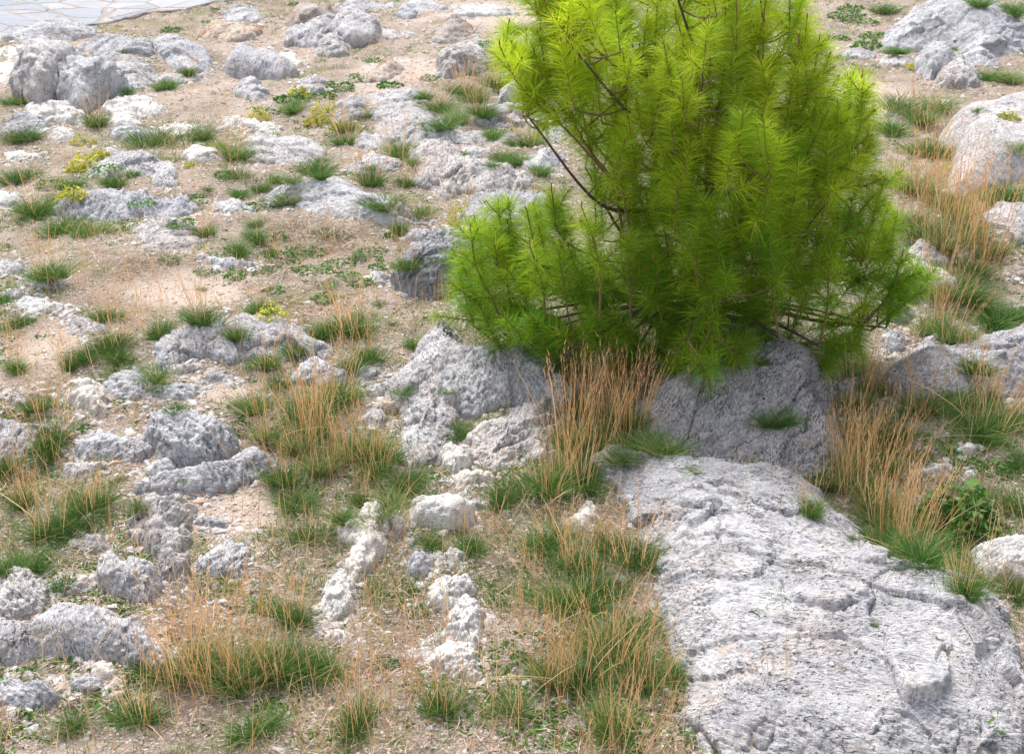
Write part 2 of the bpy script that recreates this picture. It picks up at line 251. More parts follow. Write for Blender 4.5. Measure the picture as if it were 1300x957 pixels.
# ------------------------------------------------------------------ rocks: outline in the photograph, share of it that is height, stone
# (short name, where it is, material, height share, outline, options)
ROCKS = [
 ('low rock ridge', 'along the edge of the paved path', 'grey', .35, [(7,46),(34,34),(68,27),(105,32),(114,44),(81,52),(50,54),(20,52)]),
 ('steep grey boulder with rusty base', 'beside the pointed boulder, below the paved path', 'grey', .72, [(28,112),(29,88),(37,71),(51,59),(71,56),(91,61),(99,74),(92,95),(78,112),(68,128),(50,134),(38,126)], dict(warm=1)),
 ('pointed boulder with rusty streak', 'with a peaked top, against the steep grey boulder', 'grey', .68, [(69,105),(74,88),(88,76),(112,81),(135,91),(152,101),(149,115),(129,122),(115,136),(101,140),(85,132),(71,120)]),
 ('humped outcrop under the paving', 'holding a small green tuft in its hollow', 'pale', .45, [(113,57),(129,47),(152,44),(176,51),(190,64),(183,71),(159,69),(135,73),(115,68)]),
 ('smooth sloping outcrop', 'just behind the pointed boulder', 'pale', .4, [(125,80),(152,71),(183,81),(195,98),(183,113),(159,110),(142,98)]),
 ('blunt rock with overhanging end', 'on bare gravel between the outcrops and the round boulder', 'grey', .45, [(203,64),(220,56),(244,56),(257,64),(268,83),(257,90),(237,89),(217,76)]),
 ('round pale boulder', 'with a flat skirt, on bare gravel', 'pale', .55, [(293,83),(298,64),(318,56),(338,63),(352,74),(372,88),(372,96),(338,99),(311,99),(298,94)], dict(smooth=1)),
 ('small domed stone', 'alone on gravel in front of the round pale boulder', 'grey', .5, [(301,112),(315,101),(332,103),(342,118),(338,128),(315,126)]),
 ('brown jagged rock', 'among green weeds behind the round pale boulder', 'warm', .5, [(257,44),(271,30),(288,25),(305,30),(325,32),(325,44),(305,52),(277,49)]),
 ('flat blue grey rock', 'resting behind the brown jagged rock', 'grey', .4, [(288,18),(305,9),(325,13),(332,24),(311,29),(291,26)]),
 ('orange tinted boulder', 'topmost of the heap of boulders', 'warm', .6, [(368,22),(382,7),(406,3),(420,13),(408,29),(382,35),(370,33)]),
 ('long tilted grey boulder', 'in the boulder heap below the orange tinted boulder', 'grey', .55, [(364,49),(369,37),(389,32),(413,22),(432,22),(430,40),(418,54),(400,59),(380,59),(366,57)]),
 ('broad faceted boulder', 'biggest block of the boulder heap', 'grey', .6, [(424,38),(434,16),(454,10),(474,27),(481,42),(454,57),(430,53)]),
 ('low knobby boulder', 'lowest of the boulder heap, on gravel', 'pale', .5, [(403,60),(414,44),(430,47),(442,64),(430,72),(407,70)]),
 ('flat pale capstone', 'lying on the back of the boulder heap', 'pale', .4, [(428,8),(461,0),(495,3),(488,11),(461,13),(434,15)]),
 ('lone grey lump', 'on the gravel path above the brown ledge', 'grey', .5, [(502,18),(515,7),(527,14),(525,23),(508,23)]),
 ('brown undercut ledge', 'of broken stones, jutting over a hollow', 'warm', .5, [(545,48),(549,34),(562,24),(590,20),(597,34),(597,45),(576,53),(556,53)]),
 ('white topped boulder', 'just in front of the brown undercut ledge', 'pale', .6, [(559,93),(569,66),(586,53),(606,53),(623,63),(617,78),(603,89),(576,97),(562,96)]),
 ('mossy earth bank rock', 'long and low beside the gravel path', 'warm', .4, [(464,103),(478,86),(498,78),(512,88),(498,97),(471,104)]),
 ('pale rock seen through branches', 'upslope of the pine in the gap of its boughs', 'pale', .5, [(650,56),(664,44),(681,47),(690,64),(693,88),(671,86),(654,76)]),
 ('dark cleft rock', 'beside the grey wedge behind the pine', 'dark', .5, [(628,110),(637,98),(654,90),(664,98),(644,116),(633,118)]),
 ('grey wedge', 'with a sharp edge, partly behind the pine', 'grey', .65, [(637,133),(644,116),(661,99),(679,105),(683,118),(664,127),(644,136)]),
 ('rough outcrop behind the pine', 'long and pitted, ending at the thin pine boughs', 'pale', .4, [(608,152),(617,141),(644,139),(671,129),(691,112),(718,112),(730,125),(719,149),(718,168),(705,179),(688,174),(671,160),(637,157),(617,158)]),
 ('pale mound behind the boughs', 'high on the slope behind the pine', 'pale', .4, [(738,39),(752,20),(772,17),(789,27),(784,45),(759,49)]),
 ('whitish sloping rock', 'behind the pine, next to the pale mound', 'white', .4, [(784,37),(806,27),(817,44),(815,72),(793,70),(782,52)]),
 ('rounded hump with cropped grass', 'near the yellow flowering weeds in mid slope', 'grey', .4, [(424,140),(437,127),(458,125),(468,135),(461,150),(434,152)]),
 ('thin pale shelf', 'of flat rock above the broad cracked mound', 'grey', .3, [(471,123),(498,113),(525,118),(530,126),(502,131),(478,131)]),
 ('broad cracked mound', 'of pale limestone in the middle of the slope', 'pale', .38, [(461,164),(471,145),(505,134),(529,139),(552,145),(576,164),(610,168),(592,182),(559,180),(535,180),(502,187),(468,187),(463,176)]),
 ('sprawling white outcrop', 'stretching towards the pine across the slope', 'pale', .38, [(525,195),(542,181),(569,179),(590,196),(603,210),(644,217),(673,224),(664,235),(623,246),(590,242),(569,250),(546,239),(532,218)]),
 ('smooth low rock', 'between straw tufts in mid slope', 'pale', .35, [(444,218),(464,200),(488,196),(512,206),(488,218),(461,223)]),
 ('long grey whaleback', 'running down to a pale tangle of dead weeds', 'grey', .38, [(345,247),(362,237),(400,230),(430,228),(450,234),(481,250),(508,267),(524,284),(490,290),(465,276),(430,272),(400,266),(370,260),(350,256)]),
 ('flat rubble rock', 'in front of the sprawling white outcrop by the pine', 'pale', .3, [(667,207),(681,193),(705,190),(716,203),(705,218),(677,218)]),
 ('rock slab under the pine boughs', 'half hidden by the low outer needles', 'pale', .4, [(592,272),(605,250),(640,243),(690,250),(700,277),(660,292),(610,288)]),
 ('chalky ledge', 'in front of the steep grey boulder', 'white', .45, [(36,148),(44,134),(74,130),(98,140),(106,157),(74,155),(51,155)]),
 ('low pale rock behind a dark tuft', 'near the chalky ledge', 'pale', .35, [(0,168),(14,151),(36,146),(56,156),(51,170),(27,178),(3,175)]),
 ('crumbly white rock', 'below the smooth sloping outcrop', 'white', .35, [(129,137),(149,125),(176,124),(200,140),(183,150),(149,147)]),
 ('winged pale outcrop', 'below the yellow weeds, with a small tuft on it', 'pale', .38, [(102,219),(129,194),(152,188),(169,201),(196,203),(218,217),(217,233),(190,235),(162,223),(129,222)]),
 ('small white block', 'with a rusty shadow side, between grass tufts', 'white', .6, [(237,197),(250,187),(277,190),(278,200),(257,207),(240,206)]),
 ('thin white slab', 'over rusty soil in mid slope', 'white', .4, [(277,163),(294,152),(321,152),(355,159),(349,169),(315,167),(288,166)]),
 ('layered grey outcrop', 'of tilted plates in mid slope', 'grey', .42, [(308,188),(325,173),(342,169),(355,183),(372,178),(393,183),(409,207),(372,208),(335,205),(315,201)]),
 ('flat striped outcrop', 'of layered limestone with white bands', 'grey', .35, [(78,269),(112,250),(162,250),(190,245),(217,254),(246,262),(230,272),(190,278),(142,281),(102,279)]),
 ('white rock on the border', 'low beside the flat striped outcrop', 'white', .35, [(-12,249),(14,240),(27,247),(14,266),(-12,268)]),
 ('flat boulder in short weeds', 'among cropped green weeds', 'pale', .38, [(176,302),(183,287),(230,283),(250,301),(244,318),(210,319),(180,316)]),
 ('dark edged stone', 'next to a tuft with straw stalks', 'grey', .45, [(-12,333),(7,324),(30,337),(27,346),(-12,352)]),
 ('loaf shaped stone', 'on reddish soil near a straw tuft', 'pale', .5, [(30,356),(51,344),(71,348),(82,364),(51,366)]),
 ('thin grey rib', 'barely rising from the weeds', 'grey', .3, [(267,329),(291,326),(318,334),(315,341),(277,338)]),
 ('flush white patch of rock', 'level with the soil', 'white', .2, [(17,390),(34,378),(61,378),(89,392),(81,400),(47,399)]),
 ('crumbling rib of rock', 'on the soil behind the green tufts', 'pale', .35, [(87,412),(102,402),(136,416),(106,428)]),
 ('long humped boulder', 'pale and smooth backed, over a bare soil hollow', 'pale', .5, [(203,440),(220,424),(261,415),(281,404),(308,401),(352,405),(372,414),(384,429),(413,440),(416,458),(386,460),(359,458),(325,456),(291,455),(257,452),(234,462),(215,466),(205,452)], dict(flat=1, tilt=.6)),
 ('broken grey corner block', 'at the lower end of the long humped boulder', 'grey', .5, [(365,482),(376,466),(396,456),(423,463),(436,484),(406,490),(372,488)]),
 ('white faced block', 'above the layered broken rock, on reddish soil', 'white', .55, [(85,499),(95,486),(118,480),(133,497),(129,526),(105,519)]),
 ('layered broken rock', 'with fine parallel cracks', 'grey', .45, [(132,488),(149,473),(173,465),(193,480),(195,498),(166,509),(135,502)]),
 ('pitted boulder', 'full of small holes, in the middle of bare soil', 'grey', .58, [(191,540),(210,521),(244,519),(271,533),(289,551),(284,574),(262,590),(225,592),(203,575)], dict(pit=1)),
 ('stepped rock by yellowish grass', 'half covered by straw', 'pale', .4, [(-12,560),(-12,534),(20,530),(58,534),(77,546),(55,557),(50,577),(25,587),(-12,584)]),
 ('low splintered rock', 'between the pitted boulder and the stepped rock', 'grey', .35, [(98,570),(115,557),(149,551),(191,562),(183,580),(135,586),(105,584)]),
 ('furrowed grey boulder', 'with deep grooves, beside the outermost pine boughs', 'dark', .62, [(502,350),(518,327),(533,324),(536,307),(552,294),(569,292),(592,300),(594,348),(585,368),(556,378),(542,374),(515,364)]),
 ('stone half under needles', 'beneath the drooping pine boughs', 'grey', .5, [(576,387),(590,368),(603,378),(600,393),(583,394)]),
 ('great ridged outcrop', 'curving down from the pine like a saddle', 'pale', .44, [(496,484),(512,462),(530,440),(549,419),(579,411),(592,430),(617,440),(664,440),(691,448),(704,463),(707,490),(694,508),(665,502),(640,502),(610,512),(582,522),(566,552),(556,576),(530,586),(510,582),(512,545),(520,517),(505,505)], dict(tilt=.55, amp=.9)),
 ('split white outcrop', 'just below the great ridged outcrop', 'pale', .45, [(596,549),(617,537),(644,530),(657,515),(688,512),(705,528),(720,539),(712,557),(695,577),(650,591),(610,589),(600,567)]),
 ('rusty knob', 'rounded, against the great ridged outcrop', 'warm', .6, [(482,514),(495,500),(512,503),(517,519),(498,529),(485,522)]),
 ('narrow ledge of grey stone', 'above the rusty knob', 'grey', .4, [(461,502),(470,488),(495,481),(504,492),(480,505)]),
 ('grey knuckle of rock', 'below the rusty knob, in dry grass', 'grey', .5, [(461,532),(474,517),(488,524),(492,543),(468,539)]),
 ('small upright white stone', 'in the green grass below the saddle shaped outcrop', 'white', .6, [(565,567),(576,563),(592,568),(597,586),(588,599),(571,599)]),
 ('crusty flat stone', 'above the loose pale block', 'white', .4, [(575,609),(590,597),(620,597),(624,608),(603,614),(583,623)]),
 ('loose pale block', 'rounded, sitting free on the thatch of dead grass', 'white', .62, [(529,652),(530,636),(545,629),(562,627),(583,633),(596,651),(587,666),(569,674),(542,668),(531,662)], dict(smooth=1)),
 ('curved white rib', 'of rock snaking down through dead grass', 'white', .3, [(434,670),(458,645),(488,646),(519,662),(512,674),(490,677),(491,690),(478,707),(464,731),(449,733),(442,711),(452,687),(437,680)]),
 ('hollowed white rock', 'at the foot of the curved white rib', 'white', .3, [(407,765),(417,741),(427,724),(447,731),(452,762),(444,778),(420,789),(410,778)]),
 ('crumbled grey stones', 'next to a small tuft, amid dead grass', 'grey', .35, [(514,721),(529,700),(549,709),(547,731),(529,733)]),
 ('small chalky plate', 'between two short tufts', 'white', .3, [(554,704),(576,694),(591,702),(583,714),(562,712)]),
 ('holed white rock', 'top piece of the straight white rib', 'white', .5, [(543,765),(552,741),(556,727),(576,729),(594,732),(597,748),(584,758),(577,771),(556,772)], dict(pit=1)),
 ('straight white rib', 'standing out of the thatch like a spine', 'white', .35, [(574,772),(590,754),(603,760),(617,777),(611,802),(601,822),(583,816),(568,802),(583,792)]),
 ('low chalky hump', 'at the bottom end of the straight white rib', 'white', .35, [(545,836),(562,815),(590,814),(604,820),(606,848),(601,863),(569,860),(549,849)]),
 ('tiny white crumb of rock', 'beside the low chalky hump', 'white', .4, [(522,825),(545,818),(553,828),(532,832)]),
 ('broken white rubble', 'against the flank of the huge sloping slab', 'white', .4, [(718,660),(732,650),(742,634),(760,648),(759,663),(738,674)]),
 ('huge sloping slab', 'of cracked white limestone, biggest rock of all', 'pale', .125, [(746,590),(752,578),(772,570),(800,572),(845,581),(880,590),(934,594),(961,593),(995,602),(1029,614),(1050,633),(1070,648),(1097,672),(1099,695),(1117,705),(1151,716),(1185,719),(1209,729),(1242,743),(1266,760),(1283,780),(1292,805),(1302,860),(1310,930),(1250,985),(1050,1005),(920,985),(868,905),(850,830),(833,780),(822,740),(836,705),(812,690),(803,651),(784,618)], dict(slab=1, bumps=[([(1000,757),(1038,733),(1092,742),(1102,762),(1078,770),(1064,778),(1030,770)], .05), ([(1130,800),(1160,796),(1190,812),(1215,850),(1200,880),(1150,890),(1125,850)], .07), ([(845,642),(880,630),(908,648),(884,664)], .04), ([(1195,760),(1250,768),(1272,800),(1240,825),(1212,792)], .05), ([(870,700),(930,690),(990,705),(960,740),(900,735)], .025), ([(950,610),(1010,615),(1040,645),(1000,660),(950,640)], .03)])),
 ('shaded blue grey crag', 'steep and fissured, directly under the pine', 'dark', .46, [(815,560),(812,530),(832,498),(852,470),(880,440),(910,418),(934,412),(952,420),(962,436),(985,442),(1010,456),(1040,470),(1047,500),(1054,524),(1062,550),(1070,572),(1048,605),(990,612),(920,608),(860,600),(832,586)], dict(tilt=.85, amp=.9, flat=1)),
 ('wide rock with orange underside', 'overhanging rusty earth, behind tall straw', 'pale', .55, [(1134,478),(1140,460),(1151,446),(1175,429),(1205,418),(1225,424),(1246,425),(1273,406),(1305,402),(1345,412),(1345,475),(1300,495),(1240,504),(1190,510),(1150,506),(1138,492)], dict(mat2='pale')),
 ('rough pale lump', 'just past the needles, topmost of three stacked down the slope', 'pale', .5, [(1157,312),(1175,306),(1198,312),(1211,323),(1200,337),(1175,337),(1160,330)]),
 ('smooth rounded boulder', 'with a white crest and shaded face beside the pine', 'grey', .6, [(1144,350),(1163,334),(1185,336),(1205,354),(1217,376),(1208,390),(1175,384),(1148,365)]),
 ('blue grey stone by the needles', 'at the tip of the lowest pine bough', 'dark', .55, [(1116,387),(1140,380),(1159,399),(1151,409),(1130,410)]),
 ('crumbling pale rock', 'in straw below the lowest pine bough', 'pale', .45, [(1123,427),(1138,415),(1152,433),(1144,448),(1127,444)]),
 ('tilted furrowed slab', 'pale and diagonal, with a yellow plant on its crest', 'pale', .38, [(1206,240),(1217,204),(1225,183),(1217,150),(1225,139),(1249,139),(1280,124),(1312,122),(1350,135),(1350,195),(1300,212),(1266,228),(1239,240),(1219,252)], dict(tilt=.85, amp=.4, flat=1, smooth=1)),
 ('knobby rock cut by the frame', 'low, below the tilted furrowed slab', 'pale', .5, [(1252,277),(1266,264),(1300,262),(1330,270),(1330,302),(1300,308),(1270,302),(1258,292)]),
 ('white stone in dark grass', 'ringed by dark green tufts', 'white', .45, [(1121,142),(1141,132),(1159,131),(1158,141),(1144,148),(1124,148)]),
 ('massive layered outcrop', 'high on the slope, the largest rock up there', 'grey', .5, [(1135,54),(1150,32),(1165,18),(1181,0),(1200,-14),(1249,-10),(1266,8),(1297,25),(1312,45),(1297,64),(1266,70),(1255,78),(1225,74),(1209,54),(1165,60)]),
 ('grooved grey boulder', 'at the foot of the massive layered outcrop', 'grey', .6, [(1171,91),(1175,64),(1188,55),(1209,64),(1204,83),(1185,100)]),
 ('squat creased boulder', 'in front of the grooved grey boulder', 'pale', .55, [(1192,110),(1205,81),(1219,74),(1232,85),(1243,103),(1219,110)]),
 ('row of small stones', 'trailing from the grooved grey boulder', 'grey', .45, [(1121,80),(1127,68),(1148,71),(1166,74),(1158,83),(1138,85)]),
 ('low crest of rock', 'behind the tip of the pine', 'grey', .4, [(934,12),(948,0),(975,2),(993,15),(961,21)]),
 ('pale stone behind the pine', 'showing between its upright shoots', 'pale', .4, [(977,49),(985,37),(999,37),(1006,51),(990,58)]),
 ('creviced boulder', 'behind the big smooth boulder with a notched front', 'grey', .5, [(-14,782),(-10,731),(20,725),(44,731),(59,753),(51,776),(20,784)]),
 ('big smooth boulder', 'low and pale, beside the tall straw clump', 'pale', .42, [(-20,812),(0,787),(34,788),(51,780),(74,766),(98,767),(135,773),(153,787),(170,782),(179,797),(198,817),(209,832),(205,854),(180,850),(150,838),(110,832),(60,828),(30,840),(0,846),(-20,842)], dict(flat=1, smooth=1, tilt=.6)),
 ('chipped stone', 'in dry litter below the big smooth boulder', 'white', .45, [(117,845),(135,836),(153,851),(142,866),(122,862)]),
 ('angular pale stone', 'beside the chipped stone', 'pale', .45, [(88,866),(105,852),(127,855),(136,870),(112,884),(90,880)]),
 ('flat flaky rock', 'below the big smooth boulder, buried in litter', 'pale', .3, [(-10,866),(15,857),(32,868),(60,866),(82,886),(50,900),(-10,896)]),
 ('dark bellied boulder', 'with a shaded underside, behind the tall straw clump', 'grey', .6, [(130,731),(135,709),(162,705),(190,716),(198,740),(190,764),(162,760),(139,748)]),
 ('wrinkled rock spine', 'running down the slope beside a bare patch', 'pale', .32, [(162,663),(190,636),(233,631),(238,651),(234,682),(238,712),(233,740),(203,720),(200,701),(179,680)]),
 ('small grey shelf', 'under dead grass beside the wrinkled rock spine', 'grey', .35, [(90,670),(105,655),(130,651),(126,663),(105,674)]),
 ('crumpled bar of rock', 'edging the top of the gravelly bare patch', 'pale', .35, [(179,623),(206,600),(244,597),(281,587),(321,573),(346,588),(342,602),(305,616),(264,626),(237,626),(196,628)]),
 ('small round grey rock', 'at the end of the crumpled bar of rock', 'grey', .5, [(184,602),(193,585),(217,580),(221,597),(204,606)]),
 ('heaped broken stones', 'on the lower edge of the gravelly bare patch', 'grey', .42, [(253,721),(267,699),(291,685),(312,688),(317,706),(311,728),(284,735)]),
 ('clean white block', 'cut by the frame, in deep green grass', 'white', .5, [(1243,702),(1253,686),(1300,680),(1340,690),(1340,742),(1290,742),(1262,731)], dict(smooth=1)),
 ('small bright stone', 'lying on low green weeds beside the shaded gully', 'white', .6, [(1218,573),(1224,563),(1234,564),(1238,573),(1226,580)]),
 ('white chip', 'beside the leafy bush', 'white', .6, [(1226,602),(1230,597),(1238,600),(1236,609),(1229,608)]),
 ('flat bar of stone', 'lying like a plank above the leafy bush', 'white', .4, [(1160,600),(1180,593),(1202,587),(1204,595),(1182,601),(1163,606)]),
 ('flat stones past the crag', 'low among weeds beside the shaded crag', 'pale', .3, [(1060,486),(1077,482),(1091,492),(1063,499)]),
 ('sharp edged plate', 'pale and tilted, beside the furrowed grey boulder', 'pale', .4, [(472,352),(482,346),(495,350),(490,360),(476,361)]),
]

# low, nearly flush outcrops: short name, where, material, centre x, y, width, height in the photograph, height share
FLAT = [('cream coloured flat rock', 'at the border just above the chalky ledge', 'white', 18, 96, 52, 30, .3), ('thin cream shelf', 'between the low rock ridge and the steep grey boulder', 'white', 30, 66, 50, 14, .35),
 ('pale knob above the blunt rock', 'close to the paving edge', 'pale', 212, 52, 30, 14, .4), ('flat grey plate', 'beside the dark tuft under the crumbly white rock', 'grey', 172, 170, 44, 16, .35),
 ('cream slab in the turf', 'between two bushy tufts below the crumbly white rock', 'white', 228, 166, 40, 15, .3), ('whitish crust of rock', 'under the crumbly white rock', 'white', 160, 155, 36, 12, .3),
 ('cracked white patch', 'by the low pale rock near the border', 'white', 70, 170, 42, 14, .3), ('low white crumbs', 'beneath the low pale rock by the border', 'white', 30, 200, 36, 14, .3),
 ('flush grey stone', 'on the bare gravel under the orange tinted boulder', 'grey', 392, 116, 30, 12, .35), ('small pale stone on gravel', 'above the flush grey stone', 'pale', 398, 103, 24, 9, .4),
 ('low whitish mound', 'joined to the skirt of the round pale boulder', 'white', 366, 78, 34, 16, .35), ('scattered grey plate', 'on gravel near the top edge of the slope', 'grey', 540, 8, 40, 12, .35),
 ('whitish shelf of rock', 'high on the slope above the undercut ledge', 'white', 610, 14, 60, 14, .3), ('thin shelf beside the path', 'of pale stone on the gravel path', 'pale', 500, 44, 34, 12, .3),
 ('low wavy rock', 'between the blunt rock and the small domed stone', 'pale', 226, 100, 44, 12, .3), ('sunken pale rock', 'beside the broad cracked mound', 'pale', 600, 196, 44, 14, .3),
 ('pale hump by the straw', 'below the thin pale shelf', 'pale', 640, 180, 40, 14, .35), ('flush rock by the whaleback', 'at the dead weeds', 'grey', 300, 262, 44, 14, .3),
 ('grey plate in the hollow', 'inside the bend of the long humped boulder', 'grey', 232, 468, 42, 14, .35), ('narrow grey slat of stone', 'in the bare hollow', 'grey', 276, 479, 46, 9, .4),
 ('shattered grey plates', 'between the layered broken rock and bare soil', 'grey', 222, 496, 62, 20, .3), ('low brownish rock', 'in straw by the border, above the stepped rock', 'warm', 34, 506, 44, 24, .35),
 ('pale flake of rock', 'flat on the soil at the border', 'pale', 14, 372, 30, 12, .3), ('low rock under straw', 'between the stepped rock and the small grey shelf', 'grey', 100, 596, 50, 20, .3),
 ('flush rock by the spine', 'half covered with dead grass', 'pale', 122, 690, 40, 22, .3), ('tiny ridge of stone', 'in front of the loose pale block', 'grey', 604, 642, 26, 16, .35),
 ('white crumb', 'at the edge of the straight white rib', 'white', 520, 690, 20, 12, .4), ('chalky bits', 'beneath the hollowed white rock', 'white', 428, 806, 34, 18, .3),
 ('low grey rock', 'between the dark bellied boulder and the creviced boulder', 'grey', 88, 744, 44, 18, .35), ('flush pale patch', 'on the soil above the heaped broken stones', 'pale', 268, 664, 40, 12, .25),
 ('half buried stone', 'in turf below the sprawling white outcrop', 'pale', 540, 300, 40, 16, .35), ('grey stone at the straw', 'beside the great ridged outcrop', 'grey', 470, 474, 30, 16, .4),
 ('pale stones in the gully', 'past the smooth rounded boulder', 'pale', 1240, 320, 34, 14, .4), ('brown stone in straw', 'on the border of the slope below the knobby rock', 'warm', 1290, 345, 34, 18, .4),
 ('low stone by the bare path', 'beside the pale stone behind the pine', 'pale', 1090, 70, 34, 12, .35), ('small rock on the reddish patch', 'behind the pine tip', 'grey', 1080, 102, 18, 9, .4)]
for j_, (a_, b_, c_, cx_, cy_, w_, h_, q_) in enumerate(FLAT):
    rr = random.Random(j_); ph = rr.random() * 6
    ROCKS.append((a_, b_, c_, q_, [(cx_ + math.cos(t) * w_ * .56 * (1 + .18 * math.sin(2 * t + ph) + .12 * math.sin(5 * t + ph)), cy_ - math.sin(t) * h_ * .56 * (1 + .2 * math.sin(3 * t + ph))) for t in [k * math.pi / 7 for k in range(14)]]))

# ------------------------------------------------------------------ ground sheet and paved path
BARE = [(240,372,110,26,1),(290,500,60,22,.9),(310,650,70,40,.9),(1120,130,80,50,1),(500,90,90,36,.8),(260,110,110,26,.6),(620,20,130,30,.8),
        (80,440,70,60,.7),(330,140,70,20,.5),(160,545,50,25,.6),(370,60,90,40,.6),(1090,15,70,25,.5),(25,80,60,60,.5),(440,330,60,30,.4),
        (640,400,60,20,.5),(300,270,90,25,.3),(460,440,40,25,.5),(590,500,30,20,.8),(650,508,36,16,.8)]
BPOS = [(at(a, b)[0], at(a + c, b)[0][0] - at(a, b)[0][0], abs(at(a, b - d)[0][1] - at(a, b + d)[0][1]) / 2, e) for a, b, c, d, e in BARE]
def bare(x, y):
    v = np.zeros(np.shape(x))
    for c, rx, ry, e in BPOS:
        v = np.maximum(v, e * np.clip(1.35 - np.hypot((x - c[0]) / rx, (y - c[1]) / ry), 0, 1))
    return np.clip(v + 0.25 * fbm(P3(x, y) * 2.2, 4, 41), 0, 1)
ys = np.concatenate([-6 + np.arange(40) * 0.2, 2.0 * np.exp(np.arange(0, 540) * 0.00445), 2.0 * math.exp(540 * 0.00445) * np.exp(np.arange(1, 60) * 0.07)])
us = np.linspace(-1, 1, 700); us = 0.55 * us + 2.4 * us ** 7
Y, U = np.meshgrid(ys, us, indexing='ij'); X = U * (np.abs(Y) * 0.9 + 1.6)
x, y = X.ravel(), Y.ravel()
bz = bare(x, y); p = P3(x, y)
z = gz(x, y) + (fbm(p * 9, 3, 51) * 0.010 + fbm(p * 31, 2, 53) * 0.004) * np.clip(1.4 - bz, .4, 1.2)
nr, nc = Y.shape; I = np.arange(nr * nc).reshape(nr, nc)
F = np.stack([I[:-1, :-1], I[:-1, 1:], I[1:, 1:], I[1:, :-1]], -1).reshape(-1, 4)
ground = tag(obj('ground', mesh_np('ground', np.stack([x, y, z], 1), [F], bz), M['soil']), 'stony reddish soil with dead grass between the rocks', None, None, 'structure')

# paved path: its lower edge runs from the border of the photograph up to the right
edge = [(-60, 62), (0, 47), (60, 38), (110, 34), (150, 27), (190, 16), (240, 8), (300, 2), (360, -8), (460, -26), (640, -50)]
E = at([a for a, b in edge], [b for a, b in edge])
E = np.concatenate([[E[0] + (E[0] - E[1]) * 4], E])
nx_, ny_ = 220, 60; V = []
seg = np.linspace(0, len(E) - 1, nx_)
for j in range(ny_):
    f = j / (ny_ - 1)
    ex = np.interp(seg, range(len(E)), E[:, 0]); ey = np.interp(seg, range(len(E)), E[:, 1]) + f * 4.0
    wob = (fbm(P3(ex * 2.2, ey * 0), 3, 8) * 0.16 + fbm(P3(ex * 9, ey * 0), 2, 18) * 0.05) * (1 - f)
    V.append(np.stack([ex - f * 1.0, ey + wob, gz(ex - f * 1.0, ey + wob) + 0.014], 1))
V = np.concatenate(V); I = np.arange(nx_ * ny_).reshape(ny_, nx_)
F = np.stack([I[:-1, :-1], I[:-1, 1:], I[1:, 1:], I[1:, :-1]], -1).reshape(-1, 4)
low = V[:nx_].copy(); low[:, 2] -= 0.08; V = np.concatenate([V, low]); L = np.arange(nx_) + nx_ * ny_
F = np.concatenate([F, np.stack([L[:-1], L[1:], I[0, 1:], I[0, :-1]], -1)])
tag(obj('paved_path', mesh_np('paved_path', V, [F]), M['paving']), 'path paved with irregular pale flat stones', None, None, 'structure')

# ------------------------------------------------------------------ rocks
def sdf(x, y, P):
    d = np.full(x.shape, 1e9); ins = np.zeros(x.shape, bool); n = len(P)
    for i in range(n):
        a, b = P[i], P[(i + 1) % n]; e = b - a; L2 = e @ e + 1e-12
        t = np.clip(((x - a[0]) * e[0] + (y - a[1]) * e[1]) / L2, 0, 1)
        d = np.minimum(d, np.hypot(x - a[0] - t * e[0], y - a[1] - t * e[1]))
        c = (a[1] > y) != (b[1] > y)
        ins ^= c & (x < (b[0] - a[0]) * (y - a[1]) / (b[1] - a[1] + 1e-15) + a[0])
    return np.where(ins, d, -d)
def densify(P, k=4):
    P = np.array(P, float); n = len(P); out = []
    for i in range(n):                                   # Catmull-Rom through the outline
        p0, p1, p2, p3 = P[i - 1], P[i], P[(i + 1) % n], P[(i + 2) % n]
        for j in range(k):
            t = j / k
            out.append(0.5 * (2 * p1 + (p2 - p0) * t + (2 * p0 - 5 * p1 + 4 * p2 - p3) * t * t + (3 * p1 - p0 - 3 * p2 + p3) * t ** 3))
    return np.array(out)
REFS = []
